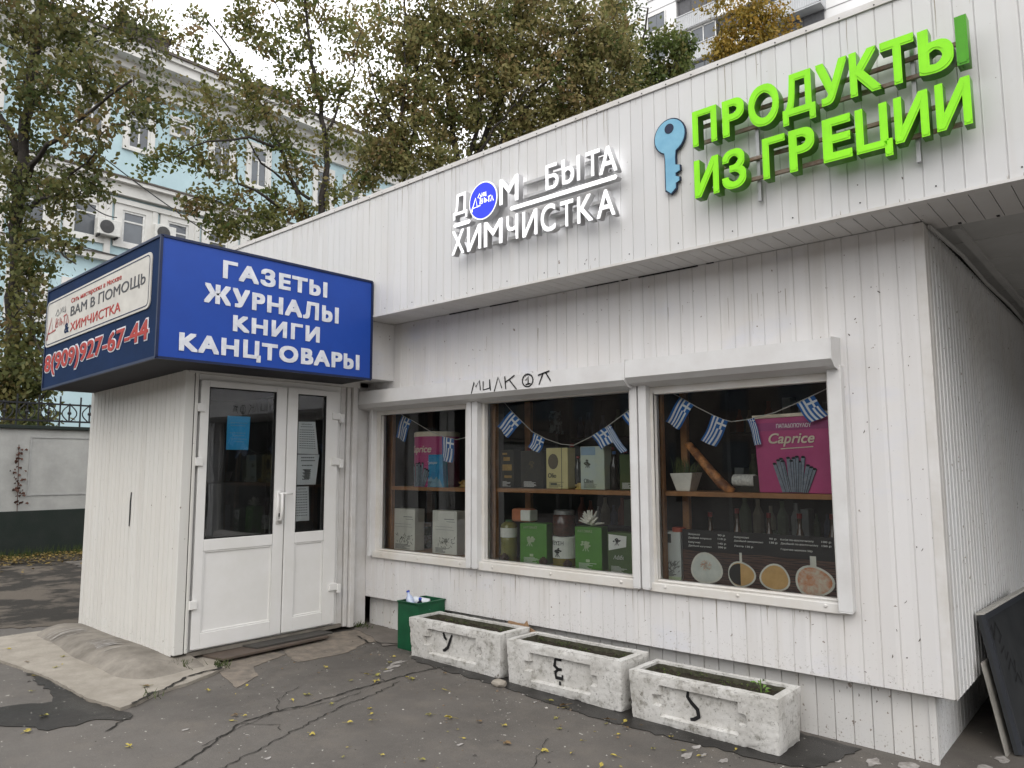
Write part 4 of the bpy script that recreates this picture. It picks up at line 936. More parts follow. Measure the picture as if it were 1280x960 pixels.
def ornament(name, label, loc, s, mm, cat='ornament'):
    r = thing(name, label, cat, loc); m = MB()
    m.lathe([(s*.8, 0), (s, s*.15), (s*.6, s*.4), (s*.75, s*.8), (s*.3, s*1.2)], (0, 0, 0), 12, 0, (0, 0, 1), 1, .6); m.build('base', mm, r, local=True, smooth=True)
    m = MB()
    for k in range(8):
        a = k*.785; m.lathe([(s*.05, 0), (s*.22, s*.25), (s*.05, s*.55)], (s*.6*math.cos(a), s*.3*math.sin(a), s*.55), 7, 0, (math.cos(a), math.sin(a)*.5, .8))
    m.build('petals', mm, r, local=True, smooth=True); return r
ornament('ornament', 'small gilded ornament on the shelf of the left window', (-4.61, 4.65, ST), .055, GOLD)
WBOX = mat('ivory_carton', (.82, .82, .75), .6, c2=(.68, .68, .62), scale=6); OLIVEINK = mat('olive_print', (.09, .10, .065), .6); GREYINK = mat('grey_print', (.22, .23, .22), .6)
def olive_art(b, W, h, y):
    rs = random.Random(int(W*1e4))
    for k in range(34):
        x = rs.gauss(W*.05, W*.16); x = max(-W*.42, min(W*.42, x)); z = rs.uniform(.04, h*.34); a = rs.uniform(.3, 2.8); l = rs.uniform(.02, .045)
        b.stroke([(x, z), (x+l*.5*math.cos(a), z+l*.6*math.sin(a)), (x+l*math.cos(a), z+l*math.sin(a))], [.001, .006, .0008], (0, y, 0), UX, UZ, -UY, .0015)
for x0, x1, lb in ((-5.50, -5.19, 'ivory olive oil carton with leaf drawings standing by the wooden post of the left window'), (-4.955, -4.645, 'ivory olive oil carton with a white flower drawing at the right of the left window')):
    carton('oil_carton', lb, 'carton', x0, x1, 4.60, SB, .375, WBOX, .12, 0, 'ivory cartons in the left window',
        [('olive_drawing', OLIVEINK, olive_art), ('printed_lines', GREYINK, bars([(.0, .12, .30, .006), (.03, .13, .28, .004), (-.12, .12, .21, .002), (-.12, .10, .235, .002)]))])
wpart('reflection_strip', [(-5.12, -5.03, 5.2, 5.25, .77, 1.35), (-4.80, -4.72, 5.0, 5.3, .77, 2.05)], mat('grey_reflection', (.12, .11, .105), .8))  # grey upright boxes that imitate reflections in the left pane
# middle window
TINY = mat('ochre_tin', (.66, .58, .28), .4, c2=(.54, .47, .22), scale=5); TINB = mat('sage_tin', (.58, .62, .42), .4, c2=(.46, .54, .54), scale=4)
ART = mat('umber_print', (.10, .075, .04), .6)
r = carton('oil_tin', 'ochre olive oil tin with a dark picture in the middle window', 'tin', -3.635, -3.425, 4.58, ST+.008, .315, TINY, .10, .0, None, [('picture', ART, lambda b, W, h, y: b.prism([(.09*.55*math.cos(t), .06*math.sin(t)) for t in np.linspace(0, 6.283, 16)[:-1]], (-.035, y, .21), UX, UZ, -UY, .002)), ('side_strip', OLIVEINK, bars([(.045, .05, 0, .315), (-.06, .0, .03, .012)]))])
loc_text('Olio', -.085, .085, .08, .035, -.052, INK, r, bold=.01)
r = carton('oil_tin', 'sage green olive oil tin with a tree picture at the right of the middle shelf', 'tin', -3.305, -3.09, 4.58, ST+.008, .32, TINB, .10, 0, None, [('tree_picture', OLIVEINK, tree_print(0, 0, -.04, .19, .032)), ('sky_panel', mat('pale_sky_print', (.25, .36, .47), .5), bars([(-.1, .03, .255, .06)]))])
loc_text('Οlive', -.075, .05, .085, .03, -.052, INK, r)
DKB = mat('near_black_tin', (.022, .022, .02), .35, c2=(.035, .03, .02), scale=20)
carton('dark_tin', 'black tin with gold ornament by the post of the middle window', 'tin', -4.13, -3.99, 4.60, ST+.008, .31, DKB, .1, 0, None, [('gold_pattern', GOLD, bars([(-.05, .05, .14, .05), (-.04, .03, .22, .03), (-.03, .05, .08, .02), (-.05, .0, .27, .015)]))])
carton('dark_tin', 'wide black tin with a pale medal in the middle window', 'tin', -3.93, -3.70, 4.62, ST+.008, .30, DKB, .12, 0, None, [('medal', mat('dim_gold', (.10, .08, .03), .4), tree_print(0, 0, 0, .18, .03))])
ornament('star_ornament', 'yellow star shaped ornament between the oil tins of the middle window', (-3.345, 4.62, ST+.005), .042, mat('yellow_ceramic', (.50, .36, .10), .4))
RDG = mat('red_seal', (.22, .02, .02), .4)
bottle('wine_bottle', 'small dark bottle with a red seal behind the star ornament', 'bottle', (-3.40, 4.68, ST), (0, 0, 1), .028, .26, mat('black_glass', (.01, .01, .01), .1, spec=.6), RDG)
bottle('wine_bottle', 'dark bottle beside the sage green tin at the right of the middle shelf', 'bottle', (-3.055, 4.66, ST), (0, 0, 1), .034, .29, MATS['black_glass'], mat('blue_foil', (.04, .12, .30), .4))
carton('green_tin', 'dim green tin at the far right of the middle shelf', 'tin', -3.01, -2.86, 4.66, ST+.006, .26, mat('dim_green_tin', (.06, .085, .022), .45), .1)
GRN = mat('leaf_green_tin', (.12, .34, .05), .4, c2=(.09, .27, .042), scale=4); GRND = mat('bottle_green_label', (.085, .14, .05), .45)
PRT = mat('pale_green_print', (.58, .70, .46), .6)
r = carton('oil_tin', 'bright green olive oil tin with a pale tree, left one in the middle window', 'tin', -3.895, -3.665, 4.57, SB, .315, GRN, .12, .25, None, [('tree_picture', PRT, tree_print(0, 0, -.03, .175, .04)), ('print', PRT, bars([(-.03, .0, .06, .02), (-.035, .01, .035, .004)]))])
loc_text('ΛΑΤΖΙΜΑΣ', -.085, .275, .12, .018, -.062, PRT, r)
r = carton('oil_tin', 'bright green olive oil tin with a pale tree and white coral on top', 'tin', -3.35, -3.135, 4.56, SB, .315, GRN, .12, .2, None, [('tree_picture', PRT, tree_print(0, 0, -.02, .175, .04)), ('print', PRT, bars([(-.02, .01, .06, .02), (-.025, .02, .035, .004)]))])
loc_text('ΛΑΤΖΙΜΑΣ', -.085, .275, .12, .018, -.062, PRT, r)
r = carton('oil_tin', 'dark green oil tin with white label and black tree in the middle window', 'tin', -3.06, -2.87, 4.56, SB, .29, GRND, .1, .15, None, [('label', INKW, lambda b, W, h, y: b.prism([(-.085, .16), (.05, .19), (.055, .265), (-.085, .275)], (0, y, 0), UX, UZ, -UY, .0015)), ('tree_picture', INK, tree_print(0, 0, -.02, .222, .026))])
loc_text('Λάδι', -.05, .10, .08, .03, -.052, INKW, r, shear=.2)
OILM = mat('olive_oil', (.26, .24, .05), .15, c2=(.17, .17, .04), scale=9, spec=.5); LABW = mat('white_label', (.82, .83, .78), .6); AMB = mat('amber_oil', (.20, .16, .03), .2)
def jarlab(r, rad, z0, z1, mm, nm='label'):
    m = MB(); m.lathe([(rad, z0), (rad, z1)], (0, 0, 0), 24); return m.build(nm, mm, r, local=True, smooth=False)
r = bottle('oil_bottle', 'square bottle of golden oil with pale label by the post of the middle window', 'bottle', (-4.07, 4.63, SB), (0, 0, 1), .068, .33, OILM, mat('green_cap', (.04, .12, .04), .4), prof=[(.066, 0), (.068, .01), (.068, .285), (.05, .305), (.03, .315)])
jarlab(r, .0695, .19, .265, LABW)
r = thing('small_can', 'small red and white can standing on the green tin of the middle window', 'can', (-3.93, 4.66, SB+.318)); m = MB(); m.box(-.1, .1, -.05, .05, 0, .105); m.build('body', mat('terracotta_can', (.52, .20, .11), .4), r, bevel=.02, local=True); m = MB(); m.box(.0, .102, -.053, .051, .008, .097); m.build('label', LABW, r, bevel=.01, local=True)
r = thing('oil_can', 'white can of oil with a black tree below the dark jar', 'can', (-3.52, 4.66, SB)); m = MB(); m.lathe([(.092, 0), (.095, .008), (.095, .222), (.088, .226)], (0, 0, 0), 28); m.build('body', LABW, r, local=True)
m = MB(); m.lathe([(.0965, .004), (.0965, .065)], (0, 0, 0), 28); m.build('oil_band', AMB, r, local=True)
o = loc_text('ΓΕΥΣΗ', -.06, .165, .11, .03, -.0005, INK, r); curved(o, .096)
m = MB(); tree_print(0, 0, 0, .105, .032)(m, 0, 0, -.0005); o = m.build('tree_picture', INK, r, local=True); curved(o, .096)
r = thing('olive_jar', 'dark jar of olives with a grey lid standing on the white can', 'jar', (-3.525, 4.66, SB+.228)); m = MB(); m.lathe([(.08, 0), (.09, .02), (.09, .15), (.075, .165)], (0, 0, 0), 24); m.build('body', mat('dark_olives', (.035, .018, .014), .2, c2=(.09, .03, .02), scale=45, spec=.6), r, local=True, smooth=True); m = MB(); m.lathe([(.08, .165), (.08, .192), (.076, .196)], (0, 0, 0), 24); m.build('lid', mat('grey_lid', (.3, .3, .3), .4, metal=.5), r, local=True)
r = thing('white_coral', 'branching white coral lying on the green tin in the middle window', 'coral', (-3.24, 4.62, SB+.318)); m = MB(); rs = random.Random(3)
for k in range(22):
    a = rs.uniform(0, 6.28); e = rs.uniform(.05, 1.3); p = Vector((0, 0, .012)); pts = [p.copy()]
    for q in range(4): p = p+Vector((math.cos(a)*math.cos(e), .5*math.sin(a)*math.cos(e), math.sin(e)))*.028; a += rs.uniform(-.5, .5); pts.append(p.copy())
    m.tube(pts, [.011, .010, .009, .008, .005], 6)
m.build('branches', mat('bone_white', (.85, .82, .74), .7), r, local=True, smooth=True)
CONE = mat('pine_cone', (.10, .055, .035), .8, var=.4, scale=60)
for x, y, lb in ((-3.64, 4.54, 'brown pine cone between the left green tin and the white can'), (-4.03, 4.53, 'brown pine cone at the foot of the golden oil bottle'), (-3.40, 4.53, 'brown pine cone at the left foot of the green tin with coral')):
    r = thing('pine_cone', lb, 'pine cone', (x, y, SB), 'pine cones in the middle window'); m = MB()
    for j in range(6):
        for k in range(9):
            a = k*.7+j*.35; rr = .032*math.sin((j+1.2)/7*3.1); z = .008+j*.011
            m.hexa([(rr*.3*math.cos(a), rr*.3*math.sin(a), z), (rr*math.cos(a-.25), rr*math.sin(a-.25), z-.004), (rr*1.1*math.cos(a), rr*1.1*math.sin(a), z-.005), (rr*math.cos(a+.25), rr*math.sin(a+.25), z-.004)]+[(rr*.3*math.cos(a), rr*.3*math.sin(a), z+.006), (rr*math.cos(a-.25), rr*math.sin(a-.25), z+.004), (rr*1.1*math.cos(a), rr*1.1*math.sin(a), z+.006), (rr*math.cos(a+.25), rr*math.sin(a+.25), z+.004)])
    m.build('scales', CONE, r, local=True)
# right window: lower and upper shelf
r = thing('flower_pot', 'square tapered white pot with thin grass in the right window', 'pot', (-2.46, 4.64, ST+.01)); m = MB()
m.hexa([(-.05, -.05, 0), (.05, -.05, 0), (.05, .05, 0), (-.05, .05, 0), (-.085, -.075, .12), (.085, -.075, .125), (.085, .075, .125), (-.085, .075, .12)]); m.build('pot', mat('white_ceramic', (.85, .83, .76), .3), r, local=True, bevel=.004)
m = MB(); rs = random.Random(9)
for k in range(70):
    a = rs.uniform(0, 6.28); x, y = rs.uniform(-.07, .07), rs.uniform(-.06, .06); h = rs.uniform(.05, .12); dx = rs.uniform(-.03, .03)+(.05 if x > .04 else 0); dz = -.1 if x > .055 else 0
    m.stroke([(x, .12), (x+dx*.5, .12+h*.7), (x+dx, .12+h+dz)], [.004, .003, .001], (0, y, 0), UX, UZ, -UY, 0)
m.build('grass', mat('dry_grass', (.10, .12, .05), .7, var=.3, scale=30), r, local=True)
r = thing('carved_stick', 'carved wooden stick leaning across the shelf of the right window', 'stick', (-2.12, 4.60, ST+.01)); m = MB()
pts = [Vector((.02, -.02, .0)), Vector((-.06, -.01, .055)), Vector((-.16, 0, .16)), Vector((-.25, .02, .255)), Vector((-.315, .05, .31)), Vector((-.35, .06, .318))]
m.tube(pts, [.028, .034, .030, .028, .026, .012], 12); m.build('stick', mat('carved_wood', (.62, .27, .09), .45, c2=(.20, .08, .035), scale=11, thr=(.45, .6)), r, local=True, smooth=True)
r = thing('paper_roll', 'white printed roll lying on its side in the right window', 'roll', (-2.05, 4.66, ST+.085)); m = MB(); m.lathe([(.038, -.075), (.04, -.07), (.04, .07), (.038, .075)], (0, 0, 0), 20, 0, (1, -.05, .0)); m.build('roll', mat('printed_paper', (.82, .82, .76), .6, c2=(.5, .5, .47), scale=60), r, local=True, smooth=False)
m = MB(); m.box(-.09, .11, -.03, .05, -.075, -.042); m.box(.075, .12, -.045, .05, -.045, .03); m.build('stand', DKB, r, local=True)
r = carton('drink_carton', 'tall white carton with dark picture and red lid in the right window', 'carton', -2.625, -2.485, 4.58, SB-.004, .32, mat('pale_grey_carton', (.66, .70, .68), .5, c2=(.58, .62, .6), scale=6), .08, 0, None, [('picture', INK, bars([(-.055, .0, .245, .06)])), ('leaf_print', GREYINK, olive_art), ('green_foot', PRT, bars([(-.069, .069, .002, .02)]))])
m = MB(); m.lathe([(.045, .32), (.048, .345), (.04, .35)], (.04, 0, 0), 14); m.build('lid', mat('red_lid', (.45, .09, .05), .5), r, local=True)
# coffee menu board
MENUW = mat('menu_wood_print', (.18, .09, .062), .5, c2=(.07, .038, .03), scale=(5)); MENUK = mat('menu_black', (.014, .013, .013), .45)
mb_ = thing('menu_board', 'dark coffee menu board with four cups and white price lines in the right window', 'menu', (-1.95, 4.55, .79))
X0, X1, Z0, Z1 = -2.455, -1.39, .79, 1.13
m = MB(); m.box(X0, X1, 4.552, 4.566, Z0, Z1); m.build('board', MENUK, mb_)
m = MB()
for k in range(30):
    z = Z0+.002+k*.0068; m.stroke([(x-X0, z+.0022*math.sin(x*11+k)+.002*math.sin(x*23+k*2)) for x in np.linspace(X0, X1, 24)], .0052, (X0, 4.552, 0), UX, UZ, -UY, .0012)
m.build('wood_picture', MENUW, mb_)
CUP = mat('cup_print', (.80, .80, .72), .5); MILK = mat('milk_print', (.78, .80, .74), .5, c2=(.66, .70, .65), scale=20); COF = mat('coffee_print', (.80, .52, .21), .5, c2=(.66, .40, .14), scale=14); RUSTP = mat('cocoa_print', (.68, .27, .12), .5, c2=(.78, .68, .55), scale=14, thr=(.4, .6)); DKC = mat('black_coffee_print', (.02, .02, .018), .4)
def blob(b, cx, cz, rx, rz, y, ph=0., k2=.05, a0=0, a1=2*math.pi):
    n_ = 28; P = []
    for t in np.linspace(a0, a1, n_)[:-1]:
        q = 1+k2*math.cos(3*t+ph); P.append((rx*q*math.cos(t), rz*q*math.sin(t)))
    b.prism(P, (cx, y, cz), UX, UZ, -UY, .0008)
for cx, cz, rx, rz, mm, ph, hd in ((-2.287, .885, .112, .100, MILK, 1.0, 0), (-2.049, .868, .092, .080, COF, 0, 1), (-1.834, .868, .095, .082, COF, 2.0, 0), (-1.599, .868, .115, .092, RUSTP, 0, 2)):
    m = MB(); blob(m, cx, cz, rx, rz, 4.5498, ph)
    if hd: m.box(cx-(.008 if hd == 1 else .018), cx+(.008 if hd == 1 else .018), 4.5488, 4.5498, cz+rz-.008, cz+rz+.055)
    cp = m.build('printed_cup', CUP, mb_)
    m = MB(); blob(m, cx, cz, rx*.88, rz*.87, 4.5486, ph); m.build('printed_coffee', mm, cp)
    if hd == 1: m = MB(); blob(m, cx-.004, cz, rx*.84, rz*.83, 4.5474, 0, .02, math.pi/2, 1.5*math.pi+.12); m.build('printed_black_half', DKC, cp)
    if cx < -2.2:
        m = MB()
        for k in range(14): a = k*.9; m.stroke([(cx+.02*math.cos(a), cz+.02+.02*math.sin(a)), (cx+.04*math.cos(a*1.3), cz+.02+.035*math.sin(a*1.3))], .004, (0, 4.5474, 0), UX, UZ, -UY, .0006)
        m.build('printed_crumbs', RUSTP, cp)
def ml(s, x, z, wd=None): text('price_line', s, (x, 4.551, z-.013), UX, UZ, wd, .0145, .0012, INKW, mb_, .008)
for s, x, z, wd in [('Эспрессо', -2.41, 1.105, .085), ('90 р', -2.20, 1.108, .05), ('Двойной эспрессо', -2.41, 1.082, .165), ('110 р', -2.20, 1.085, .055), ('Капучино', -2.41, 1.053, .085), ('140 р', -2.20, 1.055, .055), ('Двойной капучино', -2.41, 1.030, .165), ('200 р', -2.20, 1.032, .055),
    ('Американо', -2.09, 1.104, .10), ('90 р', -1.86, 1.106, .045), ('Двойной американо', -2.09, 1.081, .19), ('130 р', -1.86, 1.083, .05), ('Латте 130 р', -2.09, 1.048, .125),
    ('Кофе по-восточному', -1.79, 1.106, .20), ('100 р', -1.545, 1.106, .055), ('Двойной по-восточному', -1.79, 1.083, .225), ('150 р', -1.545, 1.083, .055), ('Горячее молоко 50р', -1.79, 1.048, .19)]: ml(s, x, z, wd)
# dark things behind the menu
ornament('carafe', 'dim green glass ornament behind the menu board', (-2.0, 4.95, 1.05), .06, mat('dim_green_glass', (.05, .07, .04), .3), 'carafe')
# bunting
FLB = mat('flag_blue', (.02, .15, .48), .7, c2=(.017, .12, .40), scale=6); FLW = mat('flag_white', (.80, .83, .85), .7)
STR = mat('white_string', (.55, .54, .50), .8)
def flag(mb, a, b, L_, lean=(0, 0), y=4.56, phase=0.):
    a, b = Vector((a[0], y, a[1])), Vector((b[0], y, b[1])); e = b-a; wd = e.length; dn = Vector((e.z, 0, -e.x)).normalized(); dn = (dn+Vector((lean[0], 0, lean[1]))).normalized()
    cl = 5/9*wd; cl = min(cl*1.05, L_*.5); vs = [0, .4*cl, .6*cl, cl]+[cl+(L_-cl)*k/4 for k in range(1, 5)]
    def P(i, v):
        f = i/9; return a+e*f+dn*v+Vector((0, .012*math.sin(f*6+phase)*v/L_-.010*math.sin(v/L_*4+phase), 0))+e.normalized()*(.012*math.sin(v/L_*3+phase)*v/L_)
    for j in range(len(vs)-1):
        for i in range(9):
            if i >= 4 and j < 3: white = (i == 6 or j == 1)
            else: white = i % 2 == 1
            mb.face([P(i, vs[j]), P(i+1, vs[j]), P(i+1, vs[j+1]), P(i, vs[j+1])], 1 if white else 0)
def bunting(label, line, flags, y=4.56):
    r = thing('flag_bunting', label, 'bunting', (line[0][0], y, line[0][1]), 'flag buntings in the windows')
    m = MB(); m.tube([(x, y, z) for x, z in line], .0032, 5); m.build('string', STR, r)
    for k, (a, b, L_, ln) in enumerate(flags):
        m = MB(); flag(m, a, b, L_, ln, y-.004, k*1.3); m.build('flag', [FLB, FLW], r)
bunting('string of blue and white striped flags in the right window', [(-2.53, 2.06), (-2.452, 2.02), (-2.33, 1.945), (-2.215, 1.884), (-2.15, 1.855), (-2.087, 1.835), (-1.97, 1.845), (-1.8, 1.88), (-1.677, 1.925), (-1.42, 2.03)],
    [((-2.452, 2.02), (-2.35, 1.957), .20, (-.1, 0)), ((-2.215, 1.884), (-2.105, 1.838), .19, (-.12, 0)), ((-1.975, 1.842), (-1.93, 1.852), .17, (.05, 0)), ((-1.665, 1.93), (-1.555, 1.972), .15, (.25, 0))], 4.57)
bunting('string of blue and white striped flags in the middle window', [(-4.06, 2.08), (-3.95, 1.98), (-3.759, 1.826), (-3.62, 1.765), (-3.469, 1.72), (-3.35, 1.71), (-3.2, 1.765), (-3.064, 1.83), (-2.855, 1.95), (-2.74, 2.02)],
    [((-3.98, 2.005), (-3.86, 1.905), .20, (-.35, 0)), ((-3.735, 1.812), (-3.62, 1.763), .13, (-.2, 0)), ((-3.18, 1.772), (-3.065, 1.832), .13, (.35, 0)), ((-3.07, 1.828), (-3.02, 1.853), .24, (.25, 0)), ((-2.92, 1.912), (-2.80, 1.982), .18, (.3, 0))])
bunting('string of blue and white striped flags in the left window', [(-5.42, 2.10), (-5.33, 2.03), (-5.19, 1.975), (-4.95, 1.87), (-4.773, 1.815), (-4.61, 1.785), (-4.38, 1.82)],
    [((-5.335, 2.03), (-5.20, 1.98), .22, (-.1, 0)), ((-4.778, 1.816), (-4.63, 1.79), .21, (0, 0))])
# rows of goods at the back of the displays
VG = mat('dark_green_glass', (.025, .04, .015), .12, spec=.6); BG2 = mat('brown_glass', (.06, .03, .012), .15, spec=.6); JR = mat('honey_jar', (.30, .16, .03), .2, c2=(.16, .08, .02), scale=20); JG = mat('pickle_jar', (.10, .13, .04), .2, c2=(.05, .07, .02), scale=30)
def back_row(kind, label, group, x0, x1, y, z, step, h):
    p = None; rs = random.Random(int(abs(x0)*100+z*1000)); x = x0
    while x < x1:
        yy = y+rs.uniform(-.03, .05)
        if p is None:
            p = thing(kind, label, kind.split('_')[-1], (x, yy, z), group)
            if 'bottle' in kind: pr = [(.034, 0), (.036, .01), (.036, .6*h), (.02, .74*h), (.013, .8*h), (.013, .97*h)]
            else: pr = [(.044, 0), (.047, .01), (.047, .74*h), (.038, .84*h)]
            m = MB(); m.lathe(pr, (0, 0, 0), 14); m.build('body', {'wine_bottle': VG, 'vinegar_bottle': BG2, 'honey_jar': JR, 'pickle_jar': JG}[kind], p, smooth=True, local=True)
            m = MB(); r_ = pr[1][0]+.0012; m.lathe([(r_, .18*h), (r_, .5*h)], (0, 0, 0), 14); m.build('label', mat('aged_label_'+kind, {'wine_bottle': (.55, .50, .40), 'vinegar_bottle': (.62, .58, .5), 'honey_jar': (.60, .50, .25), 'pickle_jar': (.55, .58, .5)}[kind], .6, c2=(.2, .16, .1), scale=40, thr=(.4, .6)), p, local=True)
            m = MB(); q = .016 if 'bottle' in kind else .044; m.lathe([(q, .84*h if q > .02 else .93*h), (q, h*.97 if q > .02 else h)], (0, 0, 0), 12); m.build('cap', RDG if 'bottle' in kind else GOLD, p, local=True)
        else: o = dup(p, (x, yy, z), rs.uniform(0, .9)-.45); q = rs.uniform(.85, 1.12); o.scale = (q, q, q*rs.uniform(.92, 1.1))
        x += step*rs.uniform(.95, 1.5)
back_row('wine_bottle', 'dark wine bottle in the row at the back of the middle shelf', 'wine bottles at the back of the middle window', -4.02, -2.85, 4.80, ST+.006, .095, .33)
back_row('honey_jar', 'golden honey jar in the row on the window floor of the middle window', 'honey jars at the back of the middle window', -4.0, -2.85, 4.84, SB, .13, .21)
back_row('vinegar_bottle', 'brown vinegar bottle in the row standing behind the coffee menu board', 'vinegar bottles behind the menu board', -2.40, -1.55, 4.84, SB, .15, .44)
back_row('pickle_jar', 'green pickle jar in the row at the back of the left window', 'pickle jars at the back of the left window', -5.30, -4.45, 4.84, SB, .14, .24)
# back room: dark racks with goods
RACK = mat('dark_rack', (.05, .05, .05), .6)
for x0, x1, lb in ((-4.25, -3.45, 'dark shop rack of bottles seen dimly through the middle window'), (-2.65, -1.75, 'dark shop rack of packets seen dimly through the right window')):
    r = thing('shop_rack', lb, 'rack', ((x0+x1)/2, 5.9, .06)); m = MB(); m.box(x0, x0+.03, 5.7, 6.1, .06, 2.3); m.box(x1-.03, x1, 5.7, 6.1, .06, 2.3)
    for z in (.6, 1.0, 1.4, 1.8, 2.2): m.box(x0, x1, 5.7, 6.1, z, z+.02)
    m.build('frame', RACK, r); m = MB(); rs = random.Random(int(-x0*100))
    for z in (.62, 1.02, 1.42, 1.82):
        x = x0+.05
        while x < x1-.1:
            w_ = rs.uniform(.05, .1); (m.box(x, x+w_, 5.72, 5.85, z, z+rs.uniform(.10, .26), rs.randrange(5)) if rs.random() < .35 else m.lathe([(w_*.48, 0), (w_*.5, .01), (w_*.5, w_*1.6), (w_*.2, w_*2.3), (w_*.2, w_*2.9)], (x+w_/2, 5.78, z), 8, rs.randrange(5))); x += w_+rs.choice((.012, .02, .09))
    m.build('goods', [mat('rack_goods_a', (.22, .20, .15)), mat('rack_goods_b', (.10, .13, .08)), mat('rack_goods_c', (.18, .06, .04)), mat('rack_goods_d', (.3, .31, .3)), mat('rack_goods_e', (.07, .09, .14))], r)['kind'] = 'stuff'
r = thing('picture_poster', 'pale poster on a stand behind the bunting in the middle window', 'poster', (-4.17, 5.42, 1.6)); m = MB()
m.hexa([(-4.26, 5.42, 1.86), (-4.10, 5.42, 1.84), (-4.10, 5.43, 1.84), (-4.26, 5.43, 1.86), (-4.28, 5.44, 2.06), (-4.15, 5.44, 2.06), (-4.15, 5.45, 2.06), (-4.28, 5.45, 2.06)]); m.build('sheet', mat('poster_print', (.25, .32, .34), .6, c2=(.04, .05, .06), scale=16, thr=(.45, .55)), r)
m = MB(); m.box(-4.2, -4.17, 5.43, 5.45, .06, 1.86); m.build('stand', RACK, r)
# notices in the door
BLP = mat('sky_blue_paper', (.06, .46, .75), .6, c2=(.05, .40, .68), scale=4); PAP = mat('notice_paper', (.84, .85, .84), .7, c2=(.76, .77, .76), scale=5)
PX = DX+.014
def notice(label, P, mm, lines, ink, lw=.006):
    r = thing('paper_notice', label, 'notice', (PX, P[0][0], P[0][1]), 'notices inside the door glass'); m = MB()
    q = [(PX, y, z) for y, z in P]; m.hexa(q+[(PX+.001, y, z) for y, z in P]); m.build('sheet', mm, r)
    m = MB(); (ya, za), (yb, zb), (yc, zc), (yd, zd) = P
    def at(f, g_): y = (ya*(1-f)+yb*f)*(1-g_)+(yd*(1-f)+yc*f)*g_; z = (za*(1-f)+zb*f)*(1-g_)+(zd*(1-f)+zc*f)*g_; return y, z
    for f0, f1, g_ in lines:
        n_ = 7
        for k in range(n_):
            a = f0+(f1-f0)*k/n_; b_ = f0+(f1-f0)*(k+.72)/n_; m.stroke([at(a, g_), at(b_, g_)], lw, (PX+.001, 0, 0), UY, UZ, UX, .001)
    m.build('printed_lines', ink, r); return r
notice('sky blue notice taped inside the glass of the wide door leaf', [(2.983, 1.694), (3.175, 1.694), (3.185, 1.966), (2.985, 1.966)], BLP, [(.15, .9, .80), (.15, .8, .72), (.12, .85, .5), (.3, .8, .42), (.2, .9, .32), (.4, .8, .24)], mat('pale_blue_ink', (.22, .46, .62), .6))
notice('white printed sheet, uppermost of three in the narrow door leaf', [(3.635, 1.67), (3.85, 1.665), (3.81, 1.952), (3.637, 1.947)], PAP, [(.2, .8, .92), (.15, .85, .84)]+[(.1, .92, .74-.07*k) for k in range(9)], INK, .005)
notice('white sheet with a dark picture, middle one in the narrow door leaf', [(3.63, 1.40), (3.83, 1.40), (3.86, 1.662), (3.632, 1.66)], PAP, [(.2, .8, .9), (.2, .85, .80), (.25, .75, .64)]+[(.3+.05*(k % 3), .7-.05*(k % 2), .5-.035*k) for k in range(10)], INK, .009)
notice('narrow white sheet, lowest of three in the narrow door leaf', [(3.615, 1.09), (3.775, 1.09), (3.76, 1.385), (3.63, 1.385)], PAP, [(.2, .8, .93)]+[(.1, .9, .84-.075*k) for k in range(10)], INK, .005)

# ------------------------------------------------------------------ boundary fence
FX = -14.5
FW = mat('fence_whitewash', (.36, .36, .34), .8, c2=(.28, .28, .265), scale=2.5, bump=.2, bscale=20); FG = mat('dark_green_plinth_paint', (.010, .017, .013), .8, c2=(.017, .022, .019), scale=3, bump=.2); IRON = mat('black_iron', (.012, .012, .014), .5)
fn_ = thing('boundary_fence', 'white masonry fence with dark green base and black iron railing on top', 'fence', (FX, 3, .1))
m = MB(); m.box(FX-.3, FX, -12, 16, .84, 2.22); m.build('masonry_wall', FW, fn_)
m = MB(); m.box(FX-.32, FX+.03, -12, 16, 0, .84); m.build('plinth', FG, fn_, bevel=.01)
m = MB(); m.box(FX-.36, FX+.06, -12, 16, 2.22, 2.28); m.build('coping', FG, fn_, bevel=.008)
m = MB()
for k in range(9):
    y0 = -9.15+k*2.66; m.ring((FX, y0, 1.09), UY, UZ, UX, 2.10, 1.0, (.02, .02, .02, .02), .012)
m.build('panel_moulding', mat('moulding_shadow_line', (.30, .30, .29), .8), fn_)
m = MB()
for z in (2.36, 2.66): m.box(FX-.14, FX-.11, -12, 16, z, z+.03)
y = -2.0
while y < 12:
    m.box(FX-.135, FX-.115, y, y+.022, 2.28, 2.82); y += .33
m.build('railing', IRON, fn_)
m = MB(); y = -1.835
while y < 12:
    for s in (-1, 1): m.tube([(FX-.125, y+s*(.02+.10*math.sin(t)), 2.38+.09*t) for t in np.linspace(0, 3.4, 9)], .011, 5)
    m.tube([(FX-.125, y, 2.36), (FX-.125, y, 2.70)], .014, 5); m.lathe([(.03, 0), (.035, .03), (.0, .08)], (FX-.125, y, 2.5), 8); y += .33
m.build('scroll_ornament', IRON, fn_)
m = MB(); rs = random.Random(4)       # red creeper on the wall
for k in range(90):
    z = rs.uniform(.9, 1.9); y = 4.0+rs.gauss(0, .035)-.05*(z-1.4); a = rs.uniform(0, 6.28); s = rs.uniform(.025, .05)
    if rs.random() > .35+.6*math.sin(z*9)**2: continue
    m.face([(FX+.02, y, z), (FX+.05, y+s*math.cos(a), z+s*math.sin(a)), (FX+.06, y+s*1.2*math.cos(a+.5), z+s*1.2*math.sin(a+.5)), (FX+.03, y+s*math.cos(a+1.1), z+s*math.sin(a+1.1))])
m.tube([(FX+.02, 4.02, .8), (FX+.02, 4.0, 1.4), (FX+.02, 3.98, 1.95)], .006, 4)
